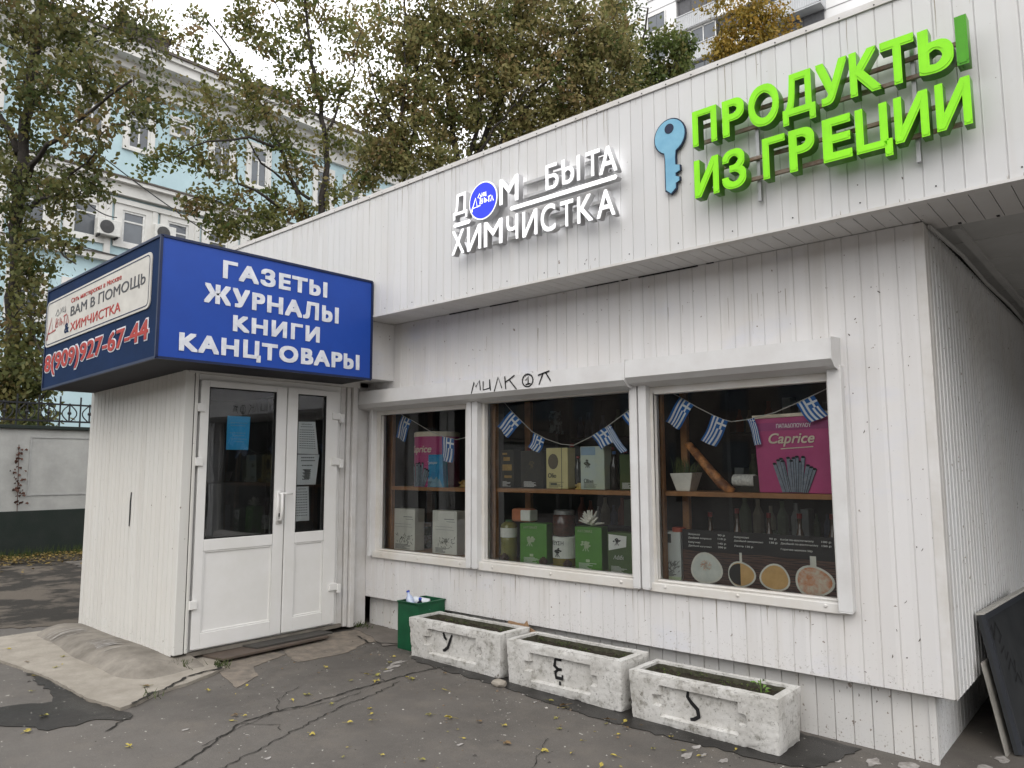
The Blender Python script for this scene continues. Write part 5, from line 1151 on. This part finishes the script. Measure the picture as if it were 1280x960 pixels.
props(m.build('wall_creeper', mat('dead_creeper', (.075, .035, .025), .8, var=.4, scale=30)), 'thin dry red creeper climbing the white fence wall left of the kiosk', 'plant')

# ------------------------------------------------------------------ pale blue building behind the fence
BX = -34.0
BLW = mat('pale_blue_stucco', (.45, .59, .625), .85, c2=(.38, .51, .545), scale=.6, bump=.1, bscale=10); WST = mat('white_stucco', (.68, .67, .64), .8, c2=(.55, .545, .52), scale=.8); WGL = mat('dark_window_glass', (.10, .115, .13), .12, c2=(.05, .055, .065), scale=.35, spec=.7); WFR = mat('white_window_frame', (.62, .62, .6), .5); ROOFG = mat('brown_roof_sheet', (.09, .075, .065), .6)
bl = thing('blue_building', 'pale blue stuccoed building with white trim and deep cornice behind the fence', 'building', (BX-6, 15, 0))
m = MB(); m.box(BX-12, BX, -12, 60, 0, 19.6); m.build('wall', BLW, bl)
m = MB(); m.box(BX, BX+.25, -12, 60, 18.6, 19.25); m.box(BX, BX+.7, -12, 60, 19.25, 19.55); m.box(BX, BX+1.35, -12, 60, 19.55, 19.95); m.box(BX, BX+1.5, -12, 60, 19.95, 20.15); m.build('cornice', WST, bl)
m = MB(); m.box(BX-12, BX+1.6, -12, 60, 20.15, 20.28)
m.hexa([(BX-12, -12, 20.28), (BX+1.4, -12, 20.28), (BX+1.4, 60, 20.28), (BX-12, 60, 20.28), (BX-9, -10, 22.6), (BX-3, -10, 22.6), (BX-3, 58, 22.6), (BX-9, 58, 22.6)]); 
roof = m.build('roof', ROOFG, bl)
m = MB()
for z in (20.6, 20.9): m.box(BX+1.3, BX+1.33, -12, 60, z, z+.03)
y = -12
while y < 60: m.box(BX+1.3, BX+1.33, y, y+.03, 20.2, 20.95); y += 1.6
m.build('roof_railing', IRON, roof)
m = MB(); m.box(BX-3.2, BX-.6, 12.5, 14.6, 20.3, 22.0); m.hexa([(BX-3.4, 12.3, 22), (BX-.3, 12.3, 22), (BX-.3, 14.8, 22), (BX-3.4, 14.8, 22), (BX-3.2, 13.4, 22.8), (BX-1.5, 13.4, 22.8), (BX-1.5, 13.7, 22.8), (BX-3.2, 13.7, 22.8)]); m.build('dormer', ROOFG, roof)
m = MB(); m.box(BX-3, BX-1, 19.5, 21.5, 20.3, 22.2); m.build('dormer', ROOFG, roof)
m = MB(); m.box(BX, BX+.35, -12, 60, 13.55, 14.05); m.box(BX, BX+.6, -12, 60, 14.05, 14.22); m.box(BX, BX+.2, -12, 60, 13.2, 13.42); m.box(BX, BX+.28, -12, 60, 10.5, 10.75); m.box(BX, BX+.15, -12, 60, 5.6, 6.0); m.build('belt_course', WST, bl)
m = MB(); m.box(BX, BX+.66, -12, 60, 14.22, 14.30); m.box(BX, BX+.32, -12, 60, 10.75, 10.80); m.build('belt_flashing', ROOFG, bl)
def window(y0, y1, z0, z1, surround=.3, bars_=1, parent=bl):
    s = MB(); s.ring((BX, y0-surround, z0-surround*.6), UY, UZ, UX, y1-y0+2*surround, z1-z0+surround*1.6, (surround, surround, surround*.6, surround), .12)
    w_ = s.build('window', WST, parent)
    s = MB(); s.box(BX+.005, BX+.02, y0, y1, z0, z1); s.build('pane', WGL, w_)
    s = MB(); s.ring((BX+.02, y0, z0), UY, UZ, UX, y1-y0, z1-z0, (.09, .09, .09, .09), .05); s.box(BX+.02, BX+.06, y0+.09, y1-.09, z0+(z1-z0)*.66, z0+(z1-z0)*.66+.07)
    if bars_: s.box(BX+.02, BX+.055, (y0+y1)/2-.035, (y0+y1)/2+.035, z0+.09, z0+(z1-z0)*.66)
    s.build('frame', WFR, w_)
for k in range(-5, 14):
    y = 12.68+k*1.98
    if y > 36: break
    if k % 3 == 1: window(y+.05, y+.95, 17.2, 17.95, .14, 0)
    elif k >= -3: window(y+.05, y+1.0, 15.9, 17.95, .22)
    window(y, y+.98, 11.45, 12.95, .34, 0)
    window(y, y+.98, 7.6, 9.25, .25, 1)
for k in range(-5, 12):
    m = MB(); y = 12.68+k*1.98-.62; m.box(BX, BX+.16, y-.09, y+.09, 10.8, 13.2); m.box(BX, BX+.14, y+.088, y+.16, 10.8, 13.2)
    m.build('pilaster', WST, bl)
ACW = mat('air_con_casing', (.58, .58, .55), .5); 
for y, z, lb in ((11.55, 11.55, 'white air conditioner on the blue building, left of the nearer window'), (13.95, 11.85, 'white air conditioner on the blue building just above the corner of the box sign')):
    r = thing('air_conditioner', lb, 'air conditioner', (BX+.3, y, z), 'air conditioners on the blue building'); m = MB(); m.box(BX+.15, BX+.5, y, y+.95, z, z+.72); m.build('casing', ACW, r, bevel=.03)
    m = MB(); m.lathe([(.29, 0), (.29, .015), (.05, .03)], (BX+.502, y+.38, z+.36), 20, 0, (1, 0, 0)); m.build('fan_grille', mat('fan_dark', (.05, .05, .05), .5), r)
    m = MB(); m.box(BX, BX+.5, y+.08, y+.13, z-.08, z-.002); m.box(BX, BX+.5, y+.8, y+.85, z-.08, z-.002); m.build('bracket', IRON, r)
m = MB()
for a, b, sag in (((BX+.7, 2, 20.8), (BX+.6, 16.5, 12.6), .6), ((BX+.5, 10.5, 13.3), (BX+.5, 12.3, 12.4), .3), ((BX+.5, 9, 11.0), (BX+.5, 20, 10.6), .2)):
    a, b = Vector(a), Vector(b); m.tube([a.lerp(b, t)-Vector((0, 0, sag*4*t*(1-t))) for t in np.linspace(0, 1, 12)], .025, 4)
m.build('facade_cable', IRON, bl)
pt = []
for q in ((-120, 240), (40, 380), (100, 405), (160, 430), (260, 470)): pt.append(atd(*q, 22))

# ------------------------------------------------------------------ apartment tower far behind the shop
TY = 50.0
TW = mat('pale_panel_concrete', (.74, .74, .73), .8, c2=(.66, .66, .66), scale=.3); TB = mat('ribbed_balcony', (.50, .51, .52), .7, c2=(.42, .43, .44), scale=1); TD = mat('loggia_recess', (.10, .10, .105), .8)
tw = thing('apartment_tower', 'pale concrete apartment tower with ribbed balconies above the roof of the shop', 'building', (-20, TY, 0))
LX0, LX1 = -26.2, -15.2
m = MB(); m.box(-48, LX0, TY, TY+14, 0, 62); m.box(LX1, 8, TY, TY+14, 0, 62); m.box(LX0, LX1, TY+1.5, TY+14, 0, 62); m.build('wall', TW, tw)
m = MB()
for k in range(22):
    z = 1.7+k*2.8; m.box(-48, LX0, TY-.02, TY, z, z+.07); m.box(LX1, 8, TY-.02, TY, z, z+.07)
m.build('panel_joint', mat('joint_grey', (.28, .28, .28), .8), tw)
m = MB()
for k in range(22): z = 1.9+k*2.8; m.box(LX0, LX1, TY-.05, TY+1.5, z-.16, z)
m.build('floor_slab', TW, tw)
for k in range(8, 15):
    z = 1.9+k*2.8
    for q, (a, b, yo) in enumerate(((LX0, LX0+3.3, TY-.1), (LX0+3.3, LX1-4.2, TY+.1), (LX1-4.2, LX1+.3, TY-1.2))):
        m = MB(); x = a
        m.box(a, b, yo, yo+.05, z-.12, z+1.05)
        while x < b-.06: m.box(x, x+.07, yo-.04, yo, z-.10, z+1.0); x += .16
        m.box(a, b, yo-.06, yo+.08, z+1.05, z+1.13)
        if q == 2: m.box(a, b, yo, TY, z-.22, z-.10); m.box(b-.06, b, yo, TY, z-.12, z+1.05); m.box(a, a+.06, yo, TY, z-.12, z+1.05)
        m.build('balcony', TB if q != 1 else TW, tw)
        gy = yo+.3 if q != 2 else TY-.2
        m = MB(); m.box(a+.1, b-.1, gy, gy+.03, z+1.14, z+2.6); wn_ = m.build('window', WGL if (k+q) % 3 else TD, tw)
        m = MB(); n_ = 3; 
        for j in range(n_+1): xx = a+.1+(b-a-.26)*j/n_; m.box(xx, xx+.07, gy-.05, gy, z+1.14, z+2.6)
        m.box(a+.1, b-.1, gy-.05, gy, z+2.5, z+2.6); m.build('frame', WFR if (k+q) % 2 else TD, wn_)
    for x in (LX0-2.6, LX0-6.5, -11.5, -7.0):
        m = MB(); m.ring((x, TY-.04, z+.8), UX, UZ, -UY, 1.7, 1.5, (.1, .1, .1, .1), .05); wn_ = m.build('window', WFR, tw); m = MB(); m.box(x+.1, x+1.6, TY-.03, TY-.02, z+.9, z+2.2); m.box(x+.8, x+.88, TY-.06, TY-.03, z+.9, z+2.2); m.build('pane', WGL, wn_)

# ------------------------------------------------------------------ trees
def tree(name, label, cat, limbs, clumps, depth, leaf, m_leaf, m_bark, per, spread, group=None, seed=1, base=None, droop=.3):
    """limbs: [(pixel polyline with depth offsets, r0, r1)], clumps: [(px, py, radius px, twigs, depth offset)]; all placed in 3D at their distance"""
    g_ = np.random.default_rng(seed)
    B = Vector(base); r = thing(name, label, cat, B, group)
    mb = MB(); nodes = []
    for pts, r0, r1 in limbs:
        P = [atd(x, y, depth+d) if not isinstance(x, Vector) else x for x, y, d in pts]
        P2 = []
        for a, b in zip(P, P[1:]):
            n_ = max(2, int((b-a).length/.35))
            for k in range(n_): P2.append(a.lerp(b, k/n_)+Vector(g_.normal(0, .035, 3)))
        P2.append(P[-1]); N = len(P2)
        mb.tube(P2, [r0+(r1-r0)*(k/(N-1))**.8 for k in range(N)], 8); nodes += [tuple(p) for p in P2]
    tw_ = []; cen = []
    for px, py, rp, n_, d in clumps:
        c_ = np.array(atd(px, py, depth+d)); rad = rp/F_PX*(depth+d)
        k = 0
        while k < n_:
            q = g_.normal(0, 1, 3); q /= np.linalg.norm(q); q *= g_.random()**.42
            p = c_+q*rad*np.array([1, 1, .95]); cen.append(p); k += 1
    cen = np.array(cen); nd = np.array(nodes)
    d0 = np.array([np.min(((nd-p)**2).sum(1)) for p in cen]); cen = cen[np.argsort(d0)]
    leaves = []; tints = []
    cap = len(nodes)+len(cen)*4; allp = np.zeros((cap, 3)); allp[:len(nd)] = nd; cnt = len(nd)
    for p in cen:
        dd = ((allp[:cnt]-p)**2).sum(1)+np.maximum(0, allp[:cnt, 2]-p[2])*.8; a = allp[np.argmin(dd)].copy()
        L_ = np.linalg.norm(p-a)
        n_ = 4; pts = [a+(p-a)*(k/n_)+(g_.normal(0, .05*L_, 3)+np.array([0, 0, .08*L_*math.sin(k/n_*3.14)]) if 0 < k < n_ else 0) for k in range(n_+1)]
        rr = min(.045, .008+.014*L_); mb.tube(pts, [rr*(1-.75*k/n_) for k in range(n_+1)], 4)
        for q in pts[1:]: allp[cnt] = q; cnt += 1
        nl = max(3, int(per*g_.uniform(.35, 1.6))); base_t = g_.normal(.5, .22)
        f = g_.random(nl)**.6
        org = np.array([pts[-1]*t+pts[max(0, n_-2)]*(1-t) for t in f])+g_.normal(0, 1, (nl, 3))*spread*np.array([1, 1, .8])
        leaves.append(org); tints.append(np.clip(base_t+g_.normal(0, .13, nl), 0, 1))
    mb.build('trunk', m_bark, r, smooth=True)
    O = np.concatenate(leaves); T = np.concatenate(tints); n = len(O)
    d = g_.normal(0, 1, (n, 3)); d[:, 2] -= droop*1.5; d /= np.linalg.norm(d, axis=1)[:, None]
    s_ = np.cross(d, g_.normal(0, 1, (n, 3))); s_ /= np.linalg.norm(s_, axis=1)[:, None]; nn = np.cross(d, s_)
    l = leaf*g_.uniform(.55, 1.35, n)[:, None]
    V = np.stack([O, O+d*l*.35+s_*l*.30+nn*l*.06, O+d*l*.75+s_*l*.20-nn*l*.03, O+d*l, O+d*l*.7-s_*l*.22+nn*l*.05, O+d*l*.3-s_*l*.28-nn*l*.04], 1).reshape(-1, 3)-np.array(B)
    me = bpy.data.meshes.new('crown'); me.vertices.add(n*6); me.vertices.foreach_set('co', V.ravel()); me.loops.add(n*6); me.polygons.add(n)
    me.loops.foreach_set('vertex_index', np.arange(n*6)); me.polygons.foreach_set('loop_start', np.arange(n)*6); me.polygons.foreach_set('loop_total', np.full(n, 6))
    me.update(calc_edges=True); me.materials.append(m_leaf)
    at_ = me.attributes.new('tint', 'FLOAT', 'FACE'); at_.data.foreach_set('value', T)
    link('crown', me, r)
    return r
BARK = mat('dark_bark', (.045, .038, .032), .9, c2=(.022, .019, .017), scale=14, bump=.5)
LV_A = leaf_mat('olive_leaf', [(0, (.052, .072, .022)), (.5, (.125, .130, .045)), (.8, (.165, .145, .05)), (1, (.18, .125, .055))], .45)
LV_B = leaf_mat('brown_green_leaf', [(0, (.075, .110, .028)), (.45, (.165, .172, .055)), (.75, (.205, .18, .065)), (1, (.22, .15, .068))], .47)
LV_C = leaf_mat('autumn_olive_leaf', [(0, (.10, .135, .040)), (.4, (.22, .21, .080)), (.72, (.255, .22, .09)), (1, (.29, .20, .095))], .5)
LV_G = leaf_mat('green_leaf', [(0, (.055, .085, .022)), (.6, (.125, .155, .042)), (1, (.17, .145, .05))], .42)
LV_Y = leaf_mat('yellow_leaf', [(0, (.12, .10, .02)), (.5, (.27, .19, .03)), (1, (.30, .17, .03))], .35)
DA = 15.5
baseA = atd(10, 470, DA); baseA.z = .1
tree('maple_tree', 'dark olive tree in front of the blue building at the left edge', 'tree',
     [([(baseA, 0, 0), (14, 500, 0), (18, 330, 0), (26, 200, 0), (40, 90, .3), (62, -60, .8), (70, -200, 1)], .20, .05),
      ([(22, 240, 0), (60, 180, -.8), (110, 140, -1.4), (165, 100, -1.8)], .07, .02), ([(25, 190, 0), (-40, 80, .5), (-80, -60, .8)], .08, .03),
      ([(20, 260, 0), (70, 245, -1), (120, 190, -1.6)], .05, .015), ([(18, 300, 0), (60, 300, -1), (95, 330, -1.6)], .045, .012), ([(16, 360, 0), (40, 400, -1), (55, 470, -1.6), (50, 530, -1.7)], .04, .010),
      ([(34, 130, 0), (90, 60, .5), (150, 20, .8)], .05, .015)],
     [(20, 40, 70, 60, 0), (90, 40, 55, 26, 0), (60, 110, 55, 28, -.8), (130, 95, 48, 24, -1), (20, 160, 60, 30, 0), (100, 165, 42, 13, -1.2), (150, 140, 38, 13, -1.4), (20, 250, 55, 46, -.3), (75, 235, 40, 20, -1), (115, 220, 34, 10, -1.3), (25, 330, 45, 36, -.6), (80, 310, 28, 9, -1.3), (35, 400, 42, 36, -1), (20, 460, 40, 38, -1.2), (50, 470, 28, 20, -1.5), (52, 525, 18, 10, -1.7), (18, 510, 32, 26, -1.2), (-60, 200, 120, 40, 0), (180, 50, 34, 14, .5), (190, 110, 30, 10, 0), (150, 20, 40, 12, .6), (60, -60, 110, 60, .5), (200, 150, 22, 4, -1.2)],
     DA, .11, LV_A, BARK, 32, .14, 'trees behind the shop and fence', 3, baseA, .5)
DB = 19.0
baseB = atd(392, 290, DB); baseB.z = .1
tree('maple_tree', 'sparse brown green tree with two slim stems between the box sign and the dense trees', 'tree',
     [([(baseB, 0, 0), (388, 285, 0), (350, 180, 0), (318, 115, .4), (285, 60, .8), (255, 20, 1)], .12, .02), ([(394, 300, 0), (402, 265, 0), (408, 205, 0), (400, 130, .3), (388, 60, .5), (378, -40, .8)], .10, .025),
      ([(372, 268, 0), (330, 245, -.6), (300, 235, -1), (296, 212, -1.2)], .05, .015), ([(352, 188, 0), (310, 170, -.6), (262, 176, -1), (222, 195, -1.4)], .05, .012), ([(405, 170, 0), (440, 90, .5), (455, 20, .8)], .04, .012), ([(388, 250, 0), (330, 205, .5), (290, 150, .8)], .045, .012)],
     [(290, 150, 50, 30, 0), (345, 150, 48, 32, 0), (325, 95, 50, 28, .3), (265, 90, 40, 12, .4), (235, 40, 45, 16, .6), (310, 40, 45, 22, .5), (365, 60, 40, 22, .4), (390, 110, 35, 18, .3), (415, 40, 45, 22, .5), (380, 10, 50, 24, .6), (330, -10, 60, 30, .6), (235, 190, 26, 12, -1), (195, 195, 20, 6, -1.2), (180, 210, 16, 3, -1.2), (275, 205, 28, 10, -.6), (250, 262, 26, 14, -.8), (290, 262, 26, 14, -.6), (285, 285, 22, 14, -.6), (340, 235, 34, 12, 0), (370, 215, 30, 14, 0), (330, 280, 26, 18, -.2), (375, 265, 22, 12, 0), (420, 180, 28, 12, .2), (425, 240, 22, 12, .2), (440, 115, 30, 10, .3), (240, 130, 30, 10, .2)],
     DB, .12, LV_B, BARK, 30, .15, 'trees behind the shop and fence', 5, baseB, .4)
DC = 23.0
baseC = atd(590, 220, DC); baseC.z = .1
tree('dense_tree', 'dense brown olive tree with dark fanned stems rising behind the middle of the fascia', 'tree',
     [([(baseC, 0, 0), (585, 215, 0), (596, 190, 0), (625, 130, 0), (640, 50, .3), (655, -40, .5)], .2, .04), ([(575, 222, 0), (568, 180, 0), (556, 100, .3), (540, 20, .5), (530, -60, .6)], .12, .03), ([(588, 212, 0), (640, 165, -.3), (690, 90, -.5), (730, 20, -.6)], .10, .02), ([(582, 215, 0), (600, 150, -.4), (600, 60, -.4), (590, -40, 0)], .08, .02), ([(592, 205, 0), (660, 170, .4), (720, 130, .6), (770, 90, .8)], .08, .02), ([(580, 215, 0), (610, 175, -.6), (660, 110, -1)], .06, .02)],
     [(545, 60, 55, 80, 0), (600, 50, 60, 100, 0), (655, 40, 60, 100, 0), (710, 40, 60, 100, 0), (755, 60, 45, 60, .2), (600, 120, 55, 80, 0), (655, 115, 55, 90, 0), (705, 105, 50, 80, 0), (560, 165, 40, 40, 0), (615, 180, 38, 40, 0), (665, 165, 32, 40, 0), (745, 115, 38, 44, .3), (700, 145, 28, 26, .2), (545, 115, 45, 44, .2), (590, -20, 80, 80, .3), (690, -30, 90, 90, .3), (765, 20, 30, 22, .5), (785, 90, 26, 14, .5)],
     DC, .140, LV_C, BARK, 30, .17, 'trees behind the shop and fence', 8, baseC, .4)
baseE = atd(510, 230, DC-1); baseE.z = .1
tree('dense_tree', 'thin brown green tree on two dark stems left of the densest crown', 'tree',
     [([(baseE, 0, 0), (505, 205, 0), (516, 165, 0), (522, 90, .2), (512, 40, .3), (498, -30, .5)], .11, .03), ([(500, 215, 0), (505, 160, -.3), (506, 80, -.4), (505, 30, -.4)], .06, .02), ([(512, 185, 0), (480, 140, -.3), (460, 80, -.5)], .05, .015)],
     [(480, 60, 38, 30, 0), (520, 60, 38, 40, 0), (480, 115, 38, 36, 0), (520, 120, 35, 36, 0), (475, 165, 32, 30, 0), (510, 165, 30, 34, -.2), (465, 200, 30, 38, -.4), (500, 200, 26, 36, -.4), (545, 200, 22, 26, -.2), (455, 140, 22, 12, 0), (470, 20, 45, 22, .2), (530, 10, 45, 36, .3), (455, 225, 18, 16, -.5), (500, -40, 60, 30, .4)],
     DC-1, .135, LV_C, BARK, 26, .17, 'trees behind the shop and fence', 12, baseE, .4)
baseG = atd(800, 160, 25); baseG.z = .1
tree('green_tree', 'greener leafy tree in front of the pale tower, right of the dense crown', 'tree',
     [([(baseG, 0, 0), (770, 170, 0), (775, 130, 0), (800, 80, 0), (810, 10, 0)], .14, .03), ([(774, 140, 0), (820, 110, -.3), (850, 70, -.4)], .05, .015), ([(774, 150, 0), (800, 130, .3), (835, 125, .4)], .04, .012)],
     [(790, 60, 36, 38, 0), (828, 68, 30, 30, 0), (850, 45, 16, 12, 0), (800, 110, 36, 46, 0), (835, 105, 26, 34, 0), (845, 85, 22, 18, 0), (765, 130, 28, 26, 0), (775, 15, 26, 18, 0), (845, 118, 14, 10, 0), (855, 62, 12, 9, 0)],
     25, .14, LV_G, BARK, 36, .17, 'trees behind the shop and fence', 17, baseG, .4)
baseY = atd(935, 110, 30); baseY.z = .1
tree('yellow_tree', 'small yellow autumn tree standing out before the tower balconies', 'tree',
     [([(baseY, 0, 0), (925, 110, 0), (932, 60, 0), (935, 10, 0), (940, -30, 0)], .09, .02), ([(930, 75, 0), (960, 40, 0), (985, 30, 0)], .03, .01), ([(928, 80, 0), (905, 50, 0), (895, 20, 0)], .03, .01)],
     [(905, 55, 20, 36, 0), (930, 30, 26, 46, 0), (955, 45, 20, 34, 0), (900, 75, 16, 22, 0), (935, 65, 22, 34, 0), (965, 20, 18, 16, 0), (920, 0, 22, 16, 0), (985, 37, 10, 9, 0), (950, 10, 20, 18, 0), (890, 5, 16, 8, 0), (925, 85, 16, 18, 0)],
     30, .15, LV_Y, BARK, 22, .20, 'trees behind the shop and fence', 21, baseY, .7)

# ------------------------------------------------------------------ leaf litter by the fence and fallen leaves
m = MB(); rs = random.Random(8)
for k in range(5200):
    x = -14.3+abs(rs.gauss(0, .75)); y = rs.uniform(-2, 8); z = gz(x)+.02+rs.uniform(0, .03); a = rs.uniform(0, 6.28); l = rs.uniform(.03, .07); dx, dy = math.cos(a)*l, math.sin(a)*l
    m.face([(x, y, z), (x+dx*.5-dy*.4, y+dy*.5+dx*.4, z+rs.uniform(-.005, .02)), (x+dx, y+dy, z+rs.uniform(0, .015)), (x+dx*.5+dy*.4, y+dy*.5-dx*.4, z)])
o = m.build('leaf_litter', leaf_mat('litter_leaf', [(0, (.06, .05, .02)), (.5, (.16, .11, .035)), (1, (.24, .17, .05))], .1)); props(o, 'brown and yellow leaf litter along the foot of the fence', 'leaf litter', kind='stuff')
o.data.attributes.new('tint', 'FLOAT', 'FACE').data.foreach_set('value', RNG.random(len(o.data.polygons)))
m = MB()
for k in range(2600):
    x = -14.4+abs(rs.gauss(0, .35)); y = rs.uniform(-2, 9); h = rs.uniform(.06, .2); a = rs.uniform(-.06, .06); z = gz(x)
    m.face([(x-.006, y, z), (x+.006, y+.004, z), (x+a, y+rs.uniform(-.05, .05), z+h)])
o = m.build('grass', leaf_mat('grass_blade', [(0, (.03, .05, .015)), (1, (.07, .09, .025))], .2)); props(o, 'weedy grass growing at the foot of the fence', 'grass', kind='stuff'); o.data.attributes.new('tint', 'FLOAT', 'FACE').data.foreach_set('value', RNG.random(len(o.data.polygons)))
m = MB()
for cx, cy, n_, sp in ((-5.50, 2.64, 70, .05), (-5.31, 2.83, 50, .05), (-5.60, 4.32, 40, .06), (-5.0, 2.2, 12, .05)):
    for k in range(n_):
        x, y = cx+rs.gauss(0, sp), cy+rs.gauss(0, sp*.6); z = gz(x)+.02; h = rs.uniform(.02, .06); a = rs.uniform(0, 6.28)
        m.face([(x-.004, y, z), (x+.004, y+.003, z), (x+.03*math.cos(a), y+.03*math.sin(a), z+h)])
o = m.build('weeds', MATS['grass_blade']); props(o, 'tiny weeds in the joints around the kiosk base', 'weeds', kind='stuff'); o.data.attributes.new('tint', 'FLOAT', 'FACE').data.foreach_set('value', RNG.random(len(o.data.polygons)))
m = MB()
for k in range(900):
    x = rs.uniform(-6.5, -.7); y = 1.6+2.8*rs.random()**.7
    if rs.random() < .4: y = 3.95+rs.gauss(0, .12)
    if y > 4.45 or (x < -5.6 and y > 1.8): continue
    z = gz(x)+.001; r_ = rs.uniform(.002, .006) if rs.random() < .93 else rs.uniform(.007, .013); P = [(x+r_*math.cos(a+k)*rs.uniform(.7, 1.2), y+r_*math.sin(a+k)*rs.uniform(.7, 1.2), z) for a in (0, 1.3, 2.6, 3.9, 5.1)]
    t = (x+r_*.2, y, z+r_*rs.uniform(.5, .9)); mi = rs.randrange(3)
    for i in range(5): m.face([P[i], P[(i+1) % 5], t], mi)
o = m.build('grit', [mat('pale_grit', (.36, .34, .31), .9), mat('dark_grit', (.06, .055, .05), .9), mat('brown_grit', (.16, .12, .085), .9)]); props(o, 'loose grit and crumbs scattered over the asphalt before the shop', 'grit', kind='stuff')
TWG = mat('dry_twig', (.07, .05, .035), .9)
LFM = [mat('fallen_leaf_yellow', (.36, .29, .06), .6, var=.3, scale=60), mat('fallen_leaf_olive', (.22, .20, .05), .6, var=.3, scale=60), mat('fallen_leaf_brown', (.17, .11, .05), .6, var=.3, scale=60)]
protos = []
for k in range(9):
    m = MB(); n_ = 3 if k % 3 else 1
    for j in range(n_):
        a0 = (j-(n_-1)/2)*1.0; l = (.040 if n_ == 1 else .032)*(1.2 if j == n_//2 else .85); d = Vector((math.cos(a0), math.sin(a0), 0)); s = Vector((-d.y, d.x, 0)); cu = rs.uniform(.05, .35)
        m.face([(0, 0, .002), d*l*.35+s*l*.26+UZ*(l*cu), d*l*.7+s*l*.14+UZ*(l*cu*.8), d*l+UZ*(l*rs.uniform(0, .3))]); m.face([(0, 0, .002), d*l+UZ*.004, d*l*.7-s*l*.16+UZ*(l*cu*.7), d*l*.35-s*l*.26+UZ*(l*cu*.4)])
    m.tube([(-.03, .004, .001), (0, 0, .003)], .0009, 3)
    me = bpy.data.meshes.new('fallen_leaf'); me.from_pydata(m.v, [], m.f); me.materials.append(LFM[(0, 1, 0, 0, 2, 1, 0, 0, 1)[k]]); protos.append(me)
spots = [(-4.311, 2.919), (-4.301, 2.416), (-3.715, 2.778), (-3.719, 2.536), (-4.235, 3.418), (-4.134, 3.616), (-4.265, 1.78), (-5.112, 1.622), (-4.896, 1.475), (-3.452, 3.208), (-4.071, 3.598), (-3.321, 3.255), (-3.168, 3.324), (-3.017, 3.376), (-2.833, 3.183), (-2.737, 3.548), (-2.615, 3.234), (-2.479, 3.33), (-3.002, 2.719), (-3.713, 3.594), (-2.933, 3.87), (-2.518, 3.893), (-5.198, 2.269), (-4.863, 2.515), (-4.328, 3.486), (-4.411, 3.626), (-5.22, 2.25)]
for k in range(75):
    spots.append((rs.uniform(-4.8, -1.2), 2.0+1.95*rs.random()**.6))
for k in range(10): spots.append((rs.uniform(-7.5, -5.2), rs.uniform(1.3, 2.2)))
for i, (x, y) in enumerate(spots):
    o = link('fallen_leaf', protos[rs.randrange(9)]); s = rs.uniform(.7, 1.35) if i < 27 else rs.uniform(.35, .95)
    o.location = (x, y, gz(x)+(.024 if (y > 1.9 and x < -5) else .008)); o.rotation_euler = (rs.uniform(-.15, .15), rs.uniform(-.15, .15), rs.uniform(0, 6.28)); o.scale = (s, s, s)
    props(o, 'small fallen autumn leaf lying on the ground before the shop', 'leaf', 'fallen leaves scattered before the shop')
for x, y, s in ((-2.95, 3.9, 1.5), (-2.6, 3.87, 1.3), (-2.45, 3.82, 1.0), (-4.0, 3.85, 1)):
    o = link('fallen_leaf', protos[4]); o.location = (x, y, gz(x)+.012); o.rotation_euler = (.2, 0, s*3); o.scale = (s, s, s); props(o, 'small fallen autumn leaf lying on the ground before the shop', 'leaf', 'fallen leaves scattered before the shop')

# ------------------------------------------------------------------ the other side of the street (out of view, added to shape the reflections in the glass)
def reflected_block(label, x0, x1, y0, y1, h, mm):
    r = thing('reflected_house', label, 'building', ((x0+x1)/2, (y0+y1)/2, 0)); m = MB(); m.box(x0, x1, y0, y1, 0, h); m.build('wall', mm, r)
    m = MB(); m.box(x0-.3, x1+.3, y0-.3, y1+.3, h, h+.4); m.build('roof', ROOFM, r); m = MB()
    for z in np.arange(1.2, h-2, 3.1):
        if x1-x0 > y1-y0:
            for x in np.arange(x0+1.5, x1-2, 3.0): m.box(x, x+1.4, y1, y1+.04, z, z+1.6)
        else:
            for y in np.arange(y0+1.5, y1-2, 3.0): m.box(x0-.04, x0, y, y+1.4, z, z+1.6)
    m.build('window_band', WGL, r)
reflected_block('unseen brown brick house added across the street to darken the window reflections', -60, 30, -34, -26, 8, mat('brown_brick_wall', (.20, .165, .14), .85, c2=(.15, .125, .105), scale=1))
reflected_block('unseen pale brick house added at the right for the door glass to mirror', 30, 40, -30, 40, 7.5, mat('pale_brick_wall', (.48, .47, .44), .85, c2=(.40, .39, .37), scale=1))

for x, y, a, src in ((-14, -17, 1.0, 'dense_tree'), (-3, -19, 2.6, 'maple_tree'), (6, -17, .4, 'dense_tree'), (15, -18, 4.0, 'green_tree'), (21, 9, 5.0, 'maple_tree'), (-24, -17, 3.3, 'green_tree')):
    dup(bpy.data.objects[src], (x, y, .0), a, 'unseen street tree added across the road for the shop glass to mirror')['group'] = 'unseen trees added for the glass reflections'  # copies out of view, added for what the glass mirrors
